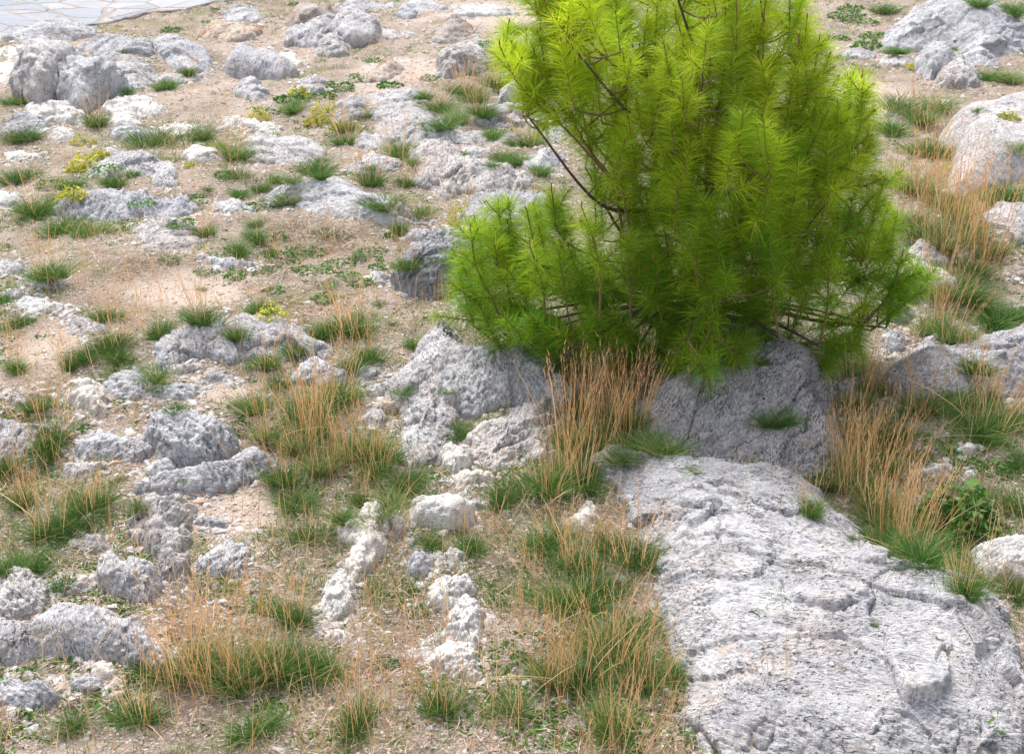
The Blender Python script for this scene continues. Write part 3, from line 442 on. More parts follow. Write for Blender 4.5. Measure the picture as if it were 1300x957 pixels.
def build_rock(i, ref, place, mat, q, poly, o):
    px = densify(poly); pc = px.mean(0); px = pc + (px - pc) * (1.0 if o.get('slab') else 1.12 if pc[1] < 330 else 1.08)
    q = q * (.76 if q < .56 else .84) if q >= .38 and not o.get('smooth') else q; y0, y1 = px[:, 1].min(), px[:, 1].max(); Ppx = y1 - y0
    s = scl((y0 + y1) / 2); H = q * Ppx / (s * cp)
    b = (y1 - px[:, 1]) / Ppx
    rng = np.array([i * 13.7, i * 7.1, i * 3.3])
    def base(kk, cell):
        Wp = at(px[:, 0], px[:, 1], kk * b ** 1.3 * H)[:, :2]
        x0, xm, v0, vm = Wp[:, 0].min(), Wp[:, 0].max(), Wp[:, 1].min(), Wp[:, 1].max()
        mg = 0.10 + 0.5 * H
        gx, gy = np.arange(x0 - mg, xm + mg, cell), np.arange(v0 - mg, vm + mg, cell * 1.15)
        Yg, Xg = np.meshgrid(gy, gx, indexing='ij'); x, y = Xg.ravel(), Yg.ravel()
        S = math.sqrt(max(1e-4, (xm - x0) * (vm - v0)))
        wob = fbm(P3(x, y) * (5 / S) + rng, 3, 100) * 0.034 * S + fbm(P3(x, y) * 22 + rng, 3, 104) * 0.008
        d = sdf(x, y, Wp) + wob * (0.4 if o.get('smooth') or o.get('slab') else 1)
        b2 = np.clip((y - v0) / (vm - v0), 0, 1)
        m = kk * H * b2 / 3.0
        w = max(np.max(d), 0.02) * (1.0 if q < .42 else 0.8)
        if o.get('slab'): w = 0.30
        elif o.get('tilt', 0) > .7: w = min(w, 0.20)
        t = np.clip((d + m) / (w + m), 0, 1)
        sf = np.clip((q - .32) / .2, 0, 1); prof = (1 - (1 - t) ** (1.5 + .8 * sf)) ** (1.05 - .2 * sf)
        tl = o.get('tilt', 0.3); zz = H * prof * ((1 - tl) + tl * b2 ** 0.8)
        out = np.minimum(d + m, 0); zz = zz + np.maximum(out * 2.2, -0.16 - 0.2 * H) + 0.022 * np.clip((d + m) / 0.03, 0, 1)
        for bp, bh in o.get('bumps', ()):
            bp = densify(bp); bw = at(bp[:, 0], bp[:, 1], H * .85)[:, :2]; bd = sdf(x, y, bw) + wob * .3
            f_ = 1 - np.clip((y - bw[:, 1].min()) / (np.ptp(bw[:, 1])), 0, 1)
            zz = zz + bh * np.clip(bd / 0.02, 0, 1) * (.25 + .75 * f_)
        return Wp, Xg, x, y, zz, d, m, S
    lo, hi = 0.0, 0.9                                    # how high the far rim stands, so that the outline comes out right
    for _ in range(6):
        kk = (lo + hi) / 2; Wp, Xg, x, y, zz, d, m, S = base(kk, max(4.0 / s, math.sqrt(1 / 900) * Ppx / s))
        k_ = d + m > -0.02; got = proj(np.stack([x, y, zz + gz(x, y)], 1)[k_])[1].min()
        if got > y0: hi = kk
        else: lo = kk
    cell = 1.45 / s
    Wp, Xg, x, y, zz, d, m, S = base(lo, cell)
    G = zz.reshape(Xg.shape)
    dy_, dx_ = np.gradient(G, cell * 1.15, cell)
    n = np.stack([-dx_.ravel(), -dy_.ravel(), np.ones(x.shape)], 1); n /= np.linalg.norm(n, axis=1)[:, None]
    a = ((i * 2.399) % 3.14159) if not o.get('slab') else -0.55
    P = np.stack([x, y, zz], 1) + rng; ca, sa = math.cos(a), math.sin(a)
    Q = np.stack([(P[:, 0] * ca + P[:, 1] * sa), (-P[:, 0] * sa + P[:, 1] * ca) * 2.6, P[:, 2] * 1.8], 1)
    A = o.get('amp', 1.0) * min(max(S * 0.10, 0.012), 0.075)
    if o.get('smooth'): A *= 0.5
    Sm = min(S, .9); warp = fbm(P * 3, 2, 9)[:, None] * 0.3
    def facets(f, s):
        q = Q * f + warp; F1, F2, idv = worley(q, s); cell_ = np.floor(idv * 9973)
        tx = (np.modf(idv * 917.3)[0] - .5); ty = (np.modf(idv * 331.7)[0] - .5)
        return (idv - .5) + tx * (np.sin(q[:, 0] * 1.3 + idv * 40)) * .8 + ty * np.sin(q[:, 1] * 1.3 + idv * 70) * .8, F2 - F1
    fa, e1 = facets(1.3 / Sm, i); fb, e2 = facets(3.6 / Sm, i + 50); fc_, e3 = facets(11.0, i + 90)
    mk1 = np.clip(vnoise(P * (2.5 / Sm), i + 3) * 2 + .5, 0, 1); mk2 = np.clip(vnoise(P * 5, i + 4) * 2.2 + .2, 0, 1)
    # bedding: plates that break off in crisp steps along one tilted direction
    el = 0.5 + 0.5 * math.sin(i * 1.7); nb = np.array([-sa * math.cos(el), ca * math.cos(el), math.sin(el)])
    bed = (P @ nb) * (7.0 / max(Sm, .35)) + fbm(P * (1.6 / Sm), 3, i + 60) * 1.3
    saw = bed - np.floor(bed); saw = np.where(saw < .9, saw / .9, (1 - saw) / .1)
    bed2 = (P @ nb) * 34 + fbm(P * 3.5, 3, i + 61) * 3.0; saw2 = bed2 - np.floor(bed2); saw2 = np.where(saw2 < .85, saw2 / .85, (1 - saw2) / .15)
    big_ = o.get('slab') or o.get('flat')
    D = A * (fbm(Q * (1.5 / S), 3, i) * (0.25 if big_ else .5) + fa * 0.50 + fb * 0.28 * mk1 + (saw - .5) * (.35 if big_ else .42) * mk1 - 0.40 * np.exp(-e1 / 0.03) * mk1 - 0.22 * np.exp(-e2 / 0.04) * mk2)
    ks = 0.55 if big_ else 1.0
    D = D + ks * 0.0060 * fc_ * mk2 - 0.007 * np.exp(-e3 / .05) * mk2 + 0.011 * (saw2 - .5) * np.clip(vnoise(P * 3.7, i + 5) * 2 + .5, 0, 1) * min(1, Sm * 2) + ks * 0.007 * (ridged(Q * 7, 3, i + 21) - .6) + ks * 0.006 * fbm(P * 42, 3, i + 31, .6) * np.clip(0.02 / cell * .6, .2, 1)
    if o.get('pit'):
        H1, _, _ = worley(P * 26, i + 70); D = D - 0.022 * np.clip(1 - H1 / 0.42, 0, 1) ** 0.7
    elif not o.get('smooth'):
        H1, _, hid = worley(P * 17, i + 70); D = D - 0.016 * np.clip(1 - H1 / 0.38, 0, 1) * (hid > .55)
    fade = np.clip((d + m + 0.05) / 0.08, 0.15, 1)
    Pw = np.stack([x, y, zz], 1) + n * (D * fade)[:, None]
    Pw[:, 2] += gz(x, y) - 0.012
    keep = (d + m > -0.075)
    I = np.arange(x.size).reshape(Xg.shape)
    F = np.stack([I[:-1, :-1], I[:-1, 1:], I[1:, 1:], I[1:, :-1]], -1).reshape(-1, 4)
    F = F[keep[F].all(1)]
    used = np.unique(F); mp = np.zeros(x.size, np.int64); mp[used] = np.arange(len(used)); F = mp[F]; V = Pw[used]
    c = np.array([Wp[:, 0].mean(), Wp[:, 1].mean(), 0.0]); c[2] = gz(c[0:1], c[1:2])[0]
    V = V - c; r = a + 0.3; cr, sr = math.cos(-r), math.sin(-r)
    V = np.stack([V[:, 0] * cr - V[:, 1] * sr, V[:, 0] * sr + V[:, 1] * cr, V[:, 2]], 1)
    ob = obj('rock', mesh_np('rock', V, [F]), M[mat]); ob.location = c; ob.rotation_euler.z = r
    tag(ob, ref + ' ' + place, 'rock', 'limestone rocks scattered over the slope')
    cx, cy = px[:, 0].mean(), px[:, 1].mean()
    REFS.append((ref, cx, cy, px[:, 0].max() - px[:, 0].min(), Ppx, px, c[:2]))
for i, r in enumerate(ROCKS):
    build_rock(i, r[0], r[1], r[2], r[3], r[4], r[5] if len(r) > 5 else {})
bpy.context.view_layer.update(); dg = bpy.context.evaluated_depsgraph_get()
from mathutils import Vector
def hit(px, py):
    """first surface (rock or ground) behind a point of the photograph"""
    dx, dy, dd = ray(px, py); v = Vector((float(dx), float(dy), float(dd))).normalized()
    ok, loc, nrm, idx, ob, mt = sc.ray_cast(dg, Vector((0, 0, CAM_H)), v)
    return loc, nrm, ob
def drop(x, y):
    ok, loc, nrm, idx, ob, mt = sc.ray_cast(dg, Vector((x, y, 3.0)), Vector((0, 0, -1)))
    return loc, nrm, ob

# ------------------------------------------------------------------ ribbons: blades, stalks, needles
def ribbons(base, d0, length, width, bend, nseg=3, taper=1.0, tint=None, rs=None, gravity=0.0):
    """thin leaf ribbons: base (n,3), start direction d0 (n,3), bend = sideways vector added along the length"""
    n = len(base); rs = rs or np.random.RandomState(1)
    side = np.cross(d0, rs.normal(size=(n, 3))); side /= np.linalg.norm(side, axis=1)[:, None] + 1e-9
    rows = []
    for k in range(nseg + 1):
        t = k / nseg
        c = base + d0 * (length * t)[:, None] + bend * (length * t * t)[:, None]; c[:, 2] -= gravity * length * t * t
        wd = width * (1 - t ** 1.5 * taper) * 0.5
        rows.append((c, wd))
    V = []
    for k, (c, wd) in enumerate(rows):
        if k < nseg: V += [c - side * wd[:, None], c + side * wd[:, None]]
        else: V += [c]
    m = 2 * nseg + 1; V = np.stack(V, 1).reshape(-1, 3); o = (np.arange(n) * m)[:, None]
    quads = [o + np.array([[2 * k, 2 * k + 1, 2 * k + 3, 2 * k + 2]]) for k in range(nseg - 1)]
    tris = o + np.array([[2 * nseg - 2, 2 * nseg - 1, 2 * nseg]])
    T = np.repeat(tint if tint is not None else rs.rand(n), m)
    return V, (np.concatenate(quads) if quads else np.zeros((0, 4), int)), tris, T
def join(parts):
    V, Q, Tr, T, o = [], [], [], [], 0
    for v, q, t, c in parts:
        V.append(v); Q.append(q + o); Tr.append(t + o); T.append(c); o += len(v)
    F = [f for f in (np.concatenate(Q), np.concatenate(Tr)) if len(f)]
    return np.concatenate(V), F, np.concatenate(T)
def fan(rs, n, r0, lean, jit=0.15):
    a = rs.rand(n) * 2 * math.pi; r = np.sqrt(rs.rand(n))
    base = np.stack([np.cos(a) * r * r0, np.sin(a) * r * r0, np.full(n, -0.01)], 1)
    th = r * lean + rs.normal(size=n) * jit; a2 = a + rs.normal(size=n) * 0.5
    d = np.stack([np.cos(a2) * np.sin(th), np.sin(a2) * np.sin(th), np.cos(th)], 1)
    out = np.stack([np.cos(a2), np.sin(a2), np.zeros(n)], 1)
    return base, d, out
def blades_mesh(seed, n=300, h=0.17, lean=0.95, w=0.0036, dead=0.10, r0=0.085):
    rs = np.random.RandomState(seed); b, d, out = fan(rs, n, r0, lean)
    sub = rs.normal(size=(7, 2)) * r0 * .55; b[:, :2] = b[:, :2] * .6 + sub[rs.randint(0, 7, n)]
    sq = 0.6 + 0.8 * rs.rand(); b[:, 0] *= 1 + 0.4 * rs.normal(); d[:, 0] *= sq ** .3
    L = h * (0.55 + 0.6 * rs.rand(n)); ti = rs.rand(n) * 0.9; ti = np.where(rs.rand(n) < dead, 1.2 + 0.3 * rs.rand(n), ti)
    V, F, T = join([ribbons(b, d, L, w * (0.7 + 0.6 * rs.rand(n)), out * (0.25 + 0.4 * rs.rand(n))[:, None], 3, 1, ti, rs, 0.10)])
    return mesh_np('blades', V, F, T)
def stalks_mesh(seed, n=36, h=0.44, lean=0.30, r0=0.09, wind=(0, 0)):
    rs = np.random.RandomState(seed); b, d, out = fan(rs, n, r0, lean, 0.09)
    L = h * (0.55 + 0.55 * rs.rand(n)); bend = out * (0.05 + 0.15 * rs.rand(n))[:, None] + np.array([wind[0], wind[1], 0])
    ti = rs.rand(n) * 0.9
    p1 = ribbons(b, d, L, np.full(n, 0.0034), bend, 4, 0.5, ti, rs)
    # seed heads: short bristles along the upper third
    k = 5; t = np.tile(np.linspace(0.66, 0.97, k), n); rep = lambda a: np.repeat(a, k, 0)
    B = rep(b) + rep(d) * (rep(L) * t)[:, None] + rep(bend) * (rep(L) * t * t)[:, None]
    D = rep(d) + rs.normal(size=(n * k, 3)) * 0.22; D /= np.linalg.norm(D, axis=1)[:, None]
    p2 = ribbons(B, D, np.full(n * k, 0.042), np.full(n * k, 0.0042), rep(bend) * .4, 2, 1, np.repeat(ti, k) * .7, rs)
    V, F, T = join([p1, p2]); return mesh_np('dry_stalks', V, F, T)
def loose_straw_mesh(seed, n=4):
    rs = np.random.RandomState(seed); b, d, out = fan(rs, n, 0.05, 1.2, 0.3)
    V, F, T = join([ribbons(b, d, 0.40 + 0.2 * rs.rand(n), np.full(n, 0.004), out * 0.5, 5, .6, 1.2 + 0 * rs.rand(n), rs, 0.2)]); return mesh_np('fallen_straw', V, F, T)
def leaves_mesh(seed, n, size, spread, h, up=0.8, tintlo=0.0, name='leaves'):
    """small pointed leaves set all through a low cushion"""
    rs = np.random.RandomState(seed); a = rs.rand(n) * 6.283; r = np.sqrt(rs.rand(n)) * spread
    top = h * (1 - (r / spread) ** 2) * (0.3 + 0.7 * rs.rand(n)) * (0.7 + 0.5 * np.sin(a * 3 + seed))
    b = np.stack([np.cos(a) * r, np.sin(a) * r * 0.8, np.maximum(top, 0.004)], 1)
    d = np.stack([np.cos(a + rs.normal(size=n)), np.sin(a + rs.normal(size=n)), up * rs.rand(n)], 1); d /= np.linalg.norm(d, axis=1)[:, None]
    V, F, T = join([ribbons(b, d, size * (0.6 + 0.7 * rs.rand(n)), np.full(n, size * 0.55), d * 0, 2, .9, tintlo + (1 - tintlo) * rs.rand(n), rs, .25)])
    return mesh_np(name, V, F, T)
def stems_mesh(seed, n, h, lean, tint=0.5, w=0.004, name='stems'):
    rs = np.random.RandomState(seed); b, d, out = fan(rs, n, 0.03, lean)
    V, F, T = join([ribbons(b, d, h * (0.6 + .5 * rs.rand(n)), np.full(n, w), out * .15, 3, .4, np.full(n, tint), rs)]); return mesh_np(name, V, F, T)
def tangle_mesh(seed, n=150):
    rs = np.random.RandomState(seed); b = rs.normal(size=(n, 3)) * np.array([0.12, 0.10, 0.02]); b[:, 2] = np.abs(b[:, 2])
    d = rs.normal(size=(n, 3)) * np.array([1, 1, .35]); d[:, 2] = np.abs(d[:, 2]); d /= np.linalg.norm(d, axis=1)[:, None]
    V, F, T = join([ribbons(b, d, 0.05 + 0.09 * rs.rand(n), np.full(n, 0.0045), rs.normal(size=(n, 3)) * .3, 3, .6, .7 + rs.rand(n) * .9, rs, .1)]); return mesh_np('twigs', V, F, T)
PB = [blades_mesh(1, 640, .175, .95), blades_mesh(2, 700, 0.16, 1.0), blades_mesh(3, 600, 0.19, 0.8), blades_mesh(4, 300, 0.11, 1.0), blades_mesh(5, 420, 0.19, .6, dead=.4, r0=.11), blades_mesh(6, 520, 0.15, .7, dead=.3, r0=.13), blades_mesh(7, 460, 0.20, .85, dead=.25, r0=.06)]
PS = [stalks_mesh(11, 20, .42, .2), stalks_mesh(12, 26, .38, .22), stalks_mesh(13, 22, .46, .28), stalks_mesh(14, 30, .54, .16, .13), stalks_mesh(15, 26, .56, .22, .12, (-.10, 0))]
PL = [loose_straw_mesh(21), loose_straw_mesh(22, 3)]
YL = [leaves_mesh(31, 260, 0.035, 0.15, 0.10, 1.2, 0.3), leaves_mesh(32, 220, 0.03, 0.16, 0.13, 1.2, 0.5)]; YS = stems_mesh(33, 22, .13, .7, .4)
BL = leaves_mesh(41, 900, 0.045, 0.19, 0.24, 0.9); BS = stems_mesh(42, 26, .22, .8, .2)
RL = [leaves_mesh(51, 160, 0.032, 0.13, 0.05), leaves_mesh(52, 200, 0.028, 0.16, 0.04)]
TG = [tangle_mesh(61), tangle_mesh(62, 190)]

KIND = {'g': ('grass_tuft', 'grass tuft', 'green grass tufts among the rocks'), 'l': ('grass_tuft', 'grass tuft', 'green grass tufts among the rocks'),
        's': ('straw_grass_clump', 'grass clump', 'grass clumps with dry stalks'), 'S': ('straw_grass_clump', 'grass clump', 'grass clumps with dry stalks'),
        'y': ('yellow_weed', 'weed', 'yellow weeds'), 'b': ('leafy_bush', 'bush', None), 'r': ('leafy_weed', 'weed', 'low leafy weeds'), 'd': ('dead_weed', 'dead weed', 'tangles of dead weeds')}
# kind, x, y of the foot in the photograph, width in pixels
TUFTS = '''g 24 178 45|g 213 113 32|s 120 160 34|g 204 184 60|g 258 176 36|g 20 230 45|g 143 236 34|g 170 224 20|s 50 272 45|s 240 95 20|g 162 118 20|g 22 133 28|l 155 68 20|
g 305 228 36|s 296 202 45|g 303 250 26|g 333 243 26|g 350 230 24|g 376 232 24|g 362 260 38|g 405 221 40|l 265 241 20|r 218 40 34|r 266 28 20|r 272 13 16|r 290 4 12|r 374 7 20|g 81 296 44|g 127 296 44|g 325 288 30|
l 408 205 26|s 442 184 36|g 405 226 26|s 508 200 46|g 527 210 28|s 470 235 42|s 521 236 32|g 485 266 52|g 525 272 34|s 508 294 24|g 540 126 26|l 588 196 22|g 628 175 28|s 668 186 42|g 640 203 34|g 652 209 28|l 623 210 26|g 684 222 28|
s 557 140 34|g 580 156 44|s 602 130 38|s 612 148 38|g 562 165 40|s 632 112 42|s 590 120 36|g 664 42 38|g 760 24 42|g 792 24 32|r 614 56 28|s 440 166 30|r 475 78 30|r 545 100 30|r 600 95 24|s 466 150 26|
g 1280 106 38|g 1258 102 34|g 1137 68 26|l 1209 62 22|g 1141 136 46|g 1190 142 50|g 1134 168 46|s 1166 156 42|l 1243 142 22|s 1180 196 50|s 1156 245 54|s 1198 262 46|g 1266 256 52|S 1175 300 56|S 1200 318 60|S 1232 306 54|S 1252 328 54|S 1150 288 50|S 1216 280 56|g 1290 190 30|s 1282 250 40|
r 1090 27 44|r 1110 48 40|r 1075 75 34|r 1080 12 40|r 1060 50 36|g 1125 18 30|g 1284 18 40|g 1240 8 30|
s 57 352 50|s 135 405 40|s 259 409 46|s 200 428 42|g 108 460 40|g 148 473 46|g 196 485 48|l 200 496 22|g 25 413 34|g 5 382 24|s 146 442 54|s 338 468 32|g 303 320 40|g 325 303 34|l 345 322 26|l 257 368 16|g 322 520 54|g 358 492 34|s 400 530 74|s 65 566 66|l 224 520 34|s 422 424 46|s 447 424 62|g 525 440 28|s 515 340 38|l 480 386 24|l 498 412 18|l 512 498 36|l 568 498 26|g 583 555 44|s 468 580 64|s 428 508 62|s 372 452 34|s 262 300 24|
S 380 572 50|S 412 600 54|S 442 584 54|S 400 552 50|s 362 612 50|S 344 560 40|s 480 600 50|s 300 430 28|s 20 470 30|s 30 640 40|s 12 600 36|s 90 470 28|s 50 520 34|s 470 455 34|s 440 470 40|
g 372 646 56|g 408 686 60|s 64 678 66|s 108 652 62|g 40 722 54|g 8 728 44|l 78 742 42|g 176 645 34|l 230 610 20|l 190 708 26|l 142 614 36|S 240 862 80|S 282 870 90|S 316 858 80|g 386 852 84|s 372 786 60|l 345 775 46|s 205 860 50|s 350 862 70|l 30 858 34|s 130 640 50|
g 488 650 52|g 437 662 44|g 524 614 54|g 638 636 54|s 693 628 64|s 740 622 62|g 543 696 46|g 598 696 40|r 610 742 36|l 518 750 32|r 532 775 30|g 692 698 66|s 704 690 56|g 722 770 86|s 752 758 70|g 768 812 86|s 776 838 84|s 738 872 70|g 684 852 30|s 808 868 76|s 808 718 72|S 700 868 60|g 410 848 48|s 726 720 60|s 770 700 50|r 490 842 40|r 560 802 22|r 552 690 24|l 640 752 24|g 850 862 50|s 458 640 30|
S 728 566 66|S 758 572 66|S 792 568 66|g 820 574 60|S 776 545 56|g 842 576 54|s 746 600 60|S 712 606 56|S 738 530 50|S 806 540 50|g 790 588 56|
S 1074 604 60|S 1100 642 64|S 1122 668 62|S 1142 688 64|S 1090 622 60|S 1152 708 60|g 1132 700 74|g 1176 714 74|g 1222 728 66|g 1286 648 56|g 1290 592 46|s 1250 548 82|g 1208 512 44|g 1216 360 62|g 1234 386 64|g 1268 412 62|g 1294 406 44|l 1232 427 24|S 1186 420 54|s 1204 432 50|S 1168 526 60|g 989 540 50|l 968 461 26|g 1082 548 52|s 1102 570 58|S 1092 520 50|s 1029 654 34|l 1080 684 18|l 1141 757 14|l 1110 792 18|s 1250 508 50|s 1290 540 60|s 1230 470 44|S 1242 350 46|S 1190 378 50|s 1290 760 50|s 1225 752 50|s 1120 600 54|
S 1060 620 50|l 880 600 34|g 1240 556 50|s 1140 560 50|s 1110 500 40|
s 560 900 60|g 650 905 60|s 450 925 70|g 330 930 70|s 180 915 60|s 780 925 80|g 90 925 50|
y 115 210 52|y 100 220 44|y 105 182 34|y 91 250 40|y 277 188 26|y 240 212 22|y 416 143 40|y 403 156 34|y 586 270 28|y 1161 86 24|y 1202 216 22|y 1280 150 26|y 345 401 40|y 430 165 26|y 575 284 22|y 128 200 30|
b 1216 668 88|r 1225 585 60|r 1190 560 50|r 1262 600 60|r 1240 640 50|r 1170 580 40|r 290 750 40|r 320 770 50|r 80 690 30|r 355 325 44|r 400 345 50|r 440 350 40|r 330 345 36|r 215 330 36|r 260 345 30|r 410 380 44|r 470 320 40|r 500 300 30|r 1270 560 50|r 1140 530 50|r 1080 470 40|
d 400 295 60|d 430 300 60|d 372 288 50|d 170 340 54|d 200 325 44|d 423 318 50|d 455 290 40|d 330 560 40|d 700 640 50|d 770 650 50|d 120 700 50|d 250 745 50|d 1175 625 40|d 940 448 30|d 60 800 40|r 250 255 40|r 285 222 36|r 330 262 44|r 355 300 40|r 390 320 44|r 300 350 36|r 430 335 40|r 460 360 40|r 415 360 36|r 350 370 36|r 140 215 40|r 60 235 40|r 180 258 36|r 230 285 40|r 110 300 36|r 480 340 34|r 560 330 30|r 495 110 40|r 455 100 44|r 430 112 50|r 340 140 40|r 370 128 50|r 400 122 44|r 640 70 40|r 630 90 40|g 372 142 34|y 330 150 34|y 380 120 34|l 470 215 24|g 90 238 34|l 250 250 24|g 420 300 30|l 455 330 30|s 330 395 40|g 150 455 34|r 1100 60 50|r 1075 20 50'''
EXTRA = []
used_labels = {}
def rel(px, py, r):
    _, cx, cy, w, h, pl, _ = r
    dx, dy = (px - cx) / (w * .5 + 1), (py - cy) / (h * .5 + 1)
    if abs(dx) < .8 and abs(dy) < .8: return 'growing on the '
    if dy > abs(dx) * .9: return 'in front of the '
    if dy < -abs(dx) * .9: return 'behind the '
    return 'beside the '
def where(px, py):
    rs_ = sorted(REFS, key=lambda r: math.hypot(max(0, abs(px - r[1]) - r[3] / 2), max(0, abs(py - r[2]) - r[4] / 2) * 1.3) + 0.15 * math.hypot(px - r[1], py - r[2]))
    out = [rel(px, py, rs_[0]) + rs_[0][0]]
    out += [rel(px, py, r) + r[0] for r in rs_[1:3]]
    for a, b in ((0, 1), (0, 2), (1, 2), (0, 3), (1, 3), (2, 3), (0, 4)):
        out.append('between the ' + rs_[a][0] + ' and the ' + rs_[b][0])
    out += [rel(px, py, r) + r[0] for r in rs_[3:7]]
    return out
DESC = {'g': ('small green grass tuft', 'green grass tuft', 'big dark green grass tuft'), 'l': ('small cropped grass tuft', 'sparse short grass tuft', 'wide short grass tuft'),
        's': ('small tuft with thin straw stalks', 'green tuft with straw stalks', 'big green tuft with straw stalks'), 'S': ('small clump of dry stalks', 'clump of dry orange stalks', 'tall dense clump of dry stalks'),
        'y': ('small yellowish weed', 'yellow flowering weed', 'wide yellow flowering weed'), 'b': ('leafy bush',) * 3, 'r': ('tiny leafy weed', 'flat leafy weed', 'spreading leafy weed'), 'd': ('small tangle of dead weed', 'pale tangle of dead weed', 'wide tangle of dead weed')}
def label_for(k, px, py, w):
    if k == 'b': return 'round bush with glossy dark green leaves in the shaded gully'
    d = DESC[k][0 if w < 30 else 1 if w < 52 else 2]
    for alt in (d,) + DESC[k]:
        for wh in where(px, py):
            t = alt + ' ' + wh
            if t not in used_labels and len(t.replace('-', ' ').split()) <= 16: used_labels[t] = 1; return t
    return t
rs0 = np.random.RandomState(5)
for n_, line in enumerate(t for t in TUFTS.replace('\n', '').split('|') if t.strip()):
    k, px, py, w = line.split(); px, py, w = float(px), float(py), float(w)
    loc, nrm, ob = hit(px, py)
    if loc is None: continue
    dist = (loc - cam.location).length; sc_ = w / (FPX / dist) / 0.30 * 1.0
    nm, cat, grp = KIND[k]; lab = label_for(k, px, py, w); rz = rs0.rand() * 6.28
    def put(name, me, m, parent=None):
        return obj(name, me, M[m], parent)
    if k in 'gl':
        o = put(nm, PB[(0, 1, 2, 5, 6)[n_ % 5] if k == 'g' else 3], 'blade')
    elif k in 'sS':
        o = empty(nm, loc); put('blades', PB[n_ % 3] if k == 's' else PB[4], 'blade', o)
        put('dry_stalks', PS[n_ % 3] if k == 's' else PS[3 + n_ % 2], 'straw', o)
        if n_ % 6 == 0: put('fallen_straw', PL[n_ % 2], 'straw', o)
    elif k == 'y':
        o = empty(nm, loc); put('stems', YS, 'weed', o); put('flowers', YL[n_ % 2], 'yellow', o)
    elif k == 'b':
        o = empty(nm, loc); put('stems', BS, 'weed', o); put('leaves', BL, 'weed', o)
    elif k == 'r': o = put(nm, RL[n_ % 2], 'weed')
    else: o = put(nm, TG[n_ % 2], 'litter')
    o.location = loc; o.rotation_euler.z = rz; e_ = 0.82 + .36 * rs0.rand(); o.scale = (sc_ * e_, sc_ / e_, sc_ * (0.75 + 0.4 * rs0.rand()))
    if k in 'sS': o.scale.z = max(sc_, 0.70) if k == 's' else max(sc_ * 1.15, 0.9)
    tag(o, lab, cat, grp)

# ------------------------------------------------------------------ what nobody could count: pebbles, dead straw, short grass, ground weeds
def scatter(n, seed, ymin=3.4, ymax=24):
    rs = np.random.RandomState(seed); y = ymin * (ymax / ymin) ** rs.rand(n)
    return (rs.rand(n) * 2 - 1) * (0.42 * y + 0.6), y, rs
def on_ground(x, y, allow=0.0, rs=None):
    ok = np.zeros(len(x), bool); z = np.zeros(len(x))
    for i in range(len(x)):
        loc, nrm, ob = drop(x[i], y[i])
        if loc is None: continue
        g = ob.name.startswith('ground')
        if g or (allow and nrm.z > .75 and rs.rand() < allow): ok[i] = True
        z[i] = loc.z
    return ok, z
x, y, rs = scatter(52000, 71); ok, z = on_ground(x, y, 0.05, rs); x, y, z = x[ok], y[ok], z[ok]; n = len(x)
def stones(x, y, z, sz, rs):
    n = len(x); ph = (1 + 5 ** .5) / 2
    ico = np.array([(-1, ph, 0), (1, ph, 0), (-1, -ph, 0), (1, -ph, 0), (0, -1, ph), (0, 1, ph), (0, -1, -ph), (0, 1, -ph), (ph, 0, -1), (ph, 0, 1), (-ph, 0, -1), (-ph, 0, 1)]) / 1.9
    fi = np.array([(0, 11, 5), (0, 5, 1), (0, 1, 7), (0, 7, 10), (0, 10, 11), (1, 5, 9), (5, 11, 4), (11, 10, 2), (10, 7, 6), (7, 1, 8), (3, 9, 4), (3, 4, 2), (3, 2, 6), (3, 6, 8), (3, 8, 9), (4, 9, 5), (2, 4, 11), (6, 2, 10), (8, 6, 7), (9, 8, 1)])
    V = ico[None] * (0.65 + 0.7 * rs.rand(n, 12, 1)) * np.stack([sz * (1 + .6 * rs.rand(n)), sz, sz * (.45 + .35 * rs.rand(n))], 1)[:, None, :]
    a = rs.rand(n) * 6.28; ca, sa = np.cos(a)[:, None], np.sin(a)[:, None]
    V = np.stack([V[..., 0] * ca - V[..., 1] * sa, V[..., 0] * sa + V[..., 1] * ca, V[..., 2]], 2) + np.stack([x, y, z + sz * .1], 1)[:, None, :]
    return V.reshape(-1, 3), (fi[None] + (np.arange(n) * 12)[:, None, None]).reshape(-1, 3)
sz = 0.003 + 0.0065 * rs.rand(n) ** 3 + np.where(rs.rand(n) < 0.02, 0.012 * rs.rand(n), 0) + 0.0004 * y
Vs, Fs = stones(x, y, z, sz, rs)
tag(obj('gravel', mesh_np('gravel', Vs, [Fs], np.repeat(np.clip(rs.normal(.55, .25, n), 0, 1), 12), False), M['pebble']), 'small pale and reddish stones strewn over the soil', None, None, 'stuff')

# broken limestone crumbled off the rocks, thick round their feet
rs = np.random.RandomState(77); X, Y, Zs = [], [], []
for ref, cx, cy, w, h, pl, c in REFS:
    n = int(34 + w * .9); a = rs.randint(0, len(pl), n); ex = pl[a] - (cx, cy); q = pl[a] + ex * rs.exponential(.16, n)[:, None] + rs.normal(size=(n, 2)) * 3
    g = at(q[:, 0], q[:, 1]); X.append(g[:, 0]); Y.append(g[:, 1])
x, y = np.concatenate(X), np.concatenate(Y); ok, z = on_ground(x, y, .05, rs); x, y, z = x[ok], y[ok], z[ok]; n = len(x)
sz = 0.005 + 0.024 * rs.rand(n) ** 4 + 0.0005 * y; z = z - sz * .25
Vs, Fs = stones(x, y, z, sz, rs)
tag(obj('rubble', mesh_np('rubble', Vs, [Fs], np.repeat(np.clip(rs.normal(.66, .2, n), 0, 1), 12), False), M['pebble']), 'broken pale limestone crumbled round the feet of the rocks', None, None, 'stuff')
x, y, rs = scatter(95000, 72); bb = bare(x, y); mk = fbm(P3(x, y) * 1.3, 3, 81)
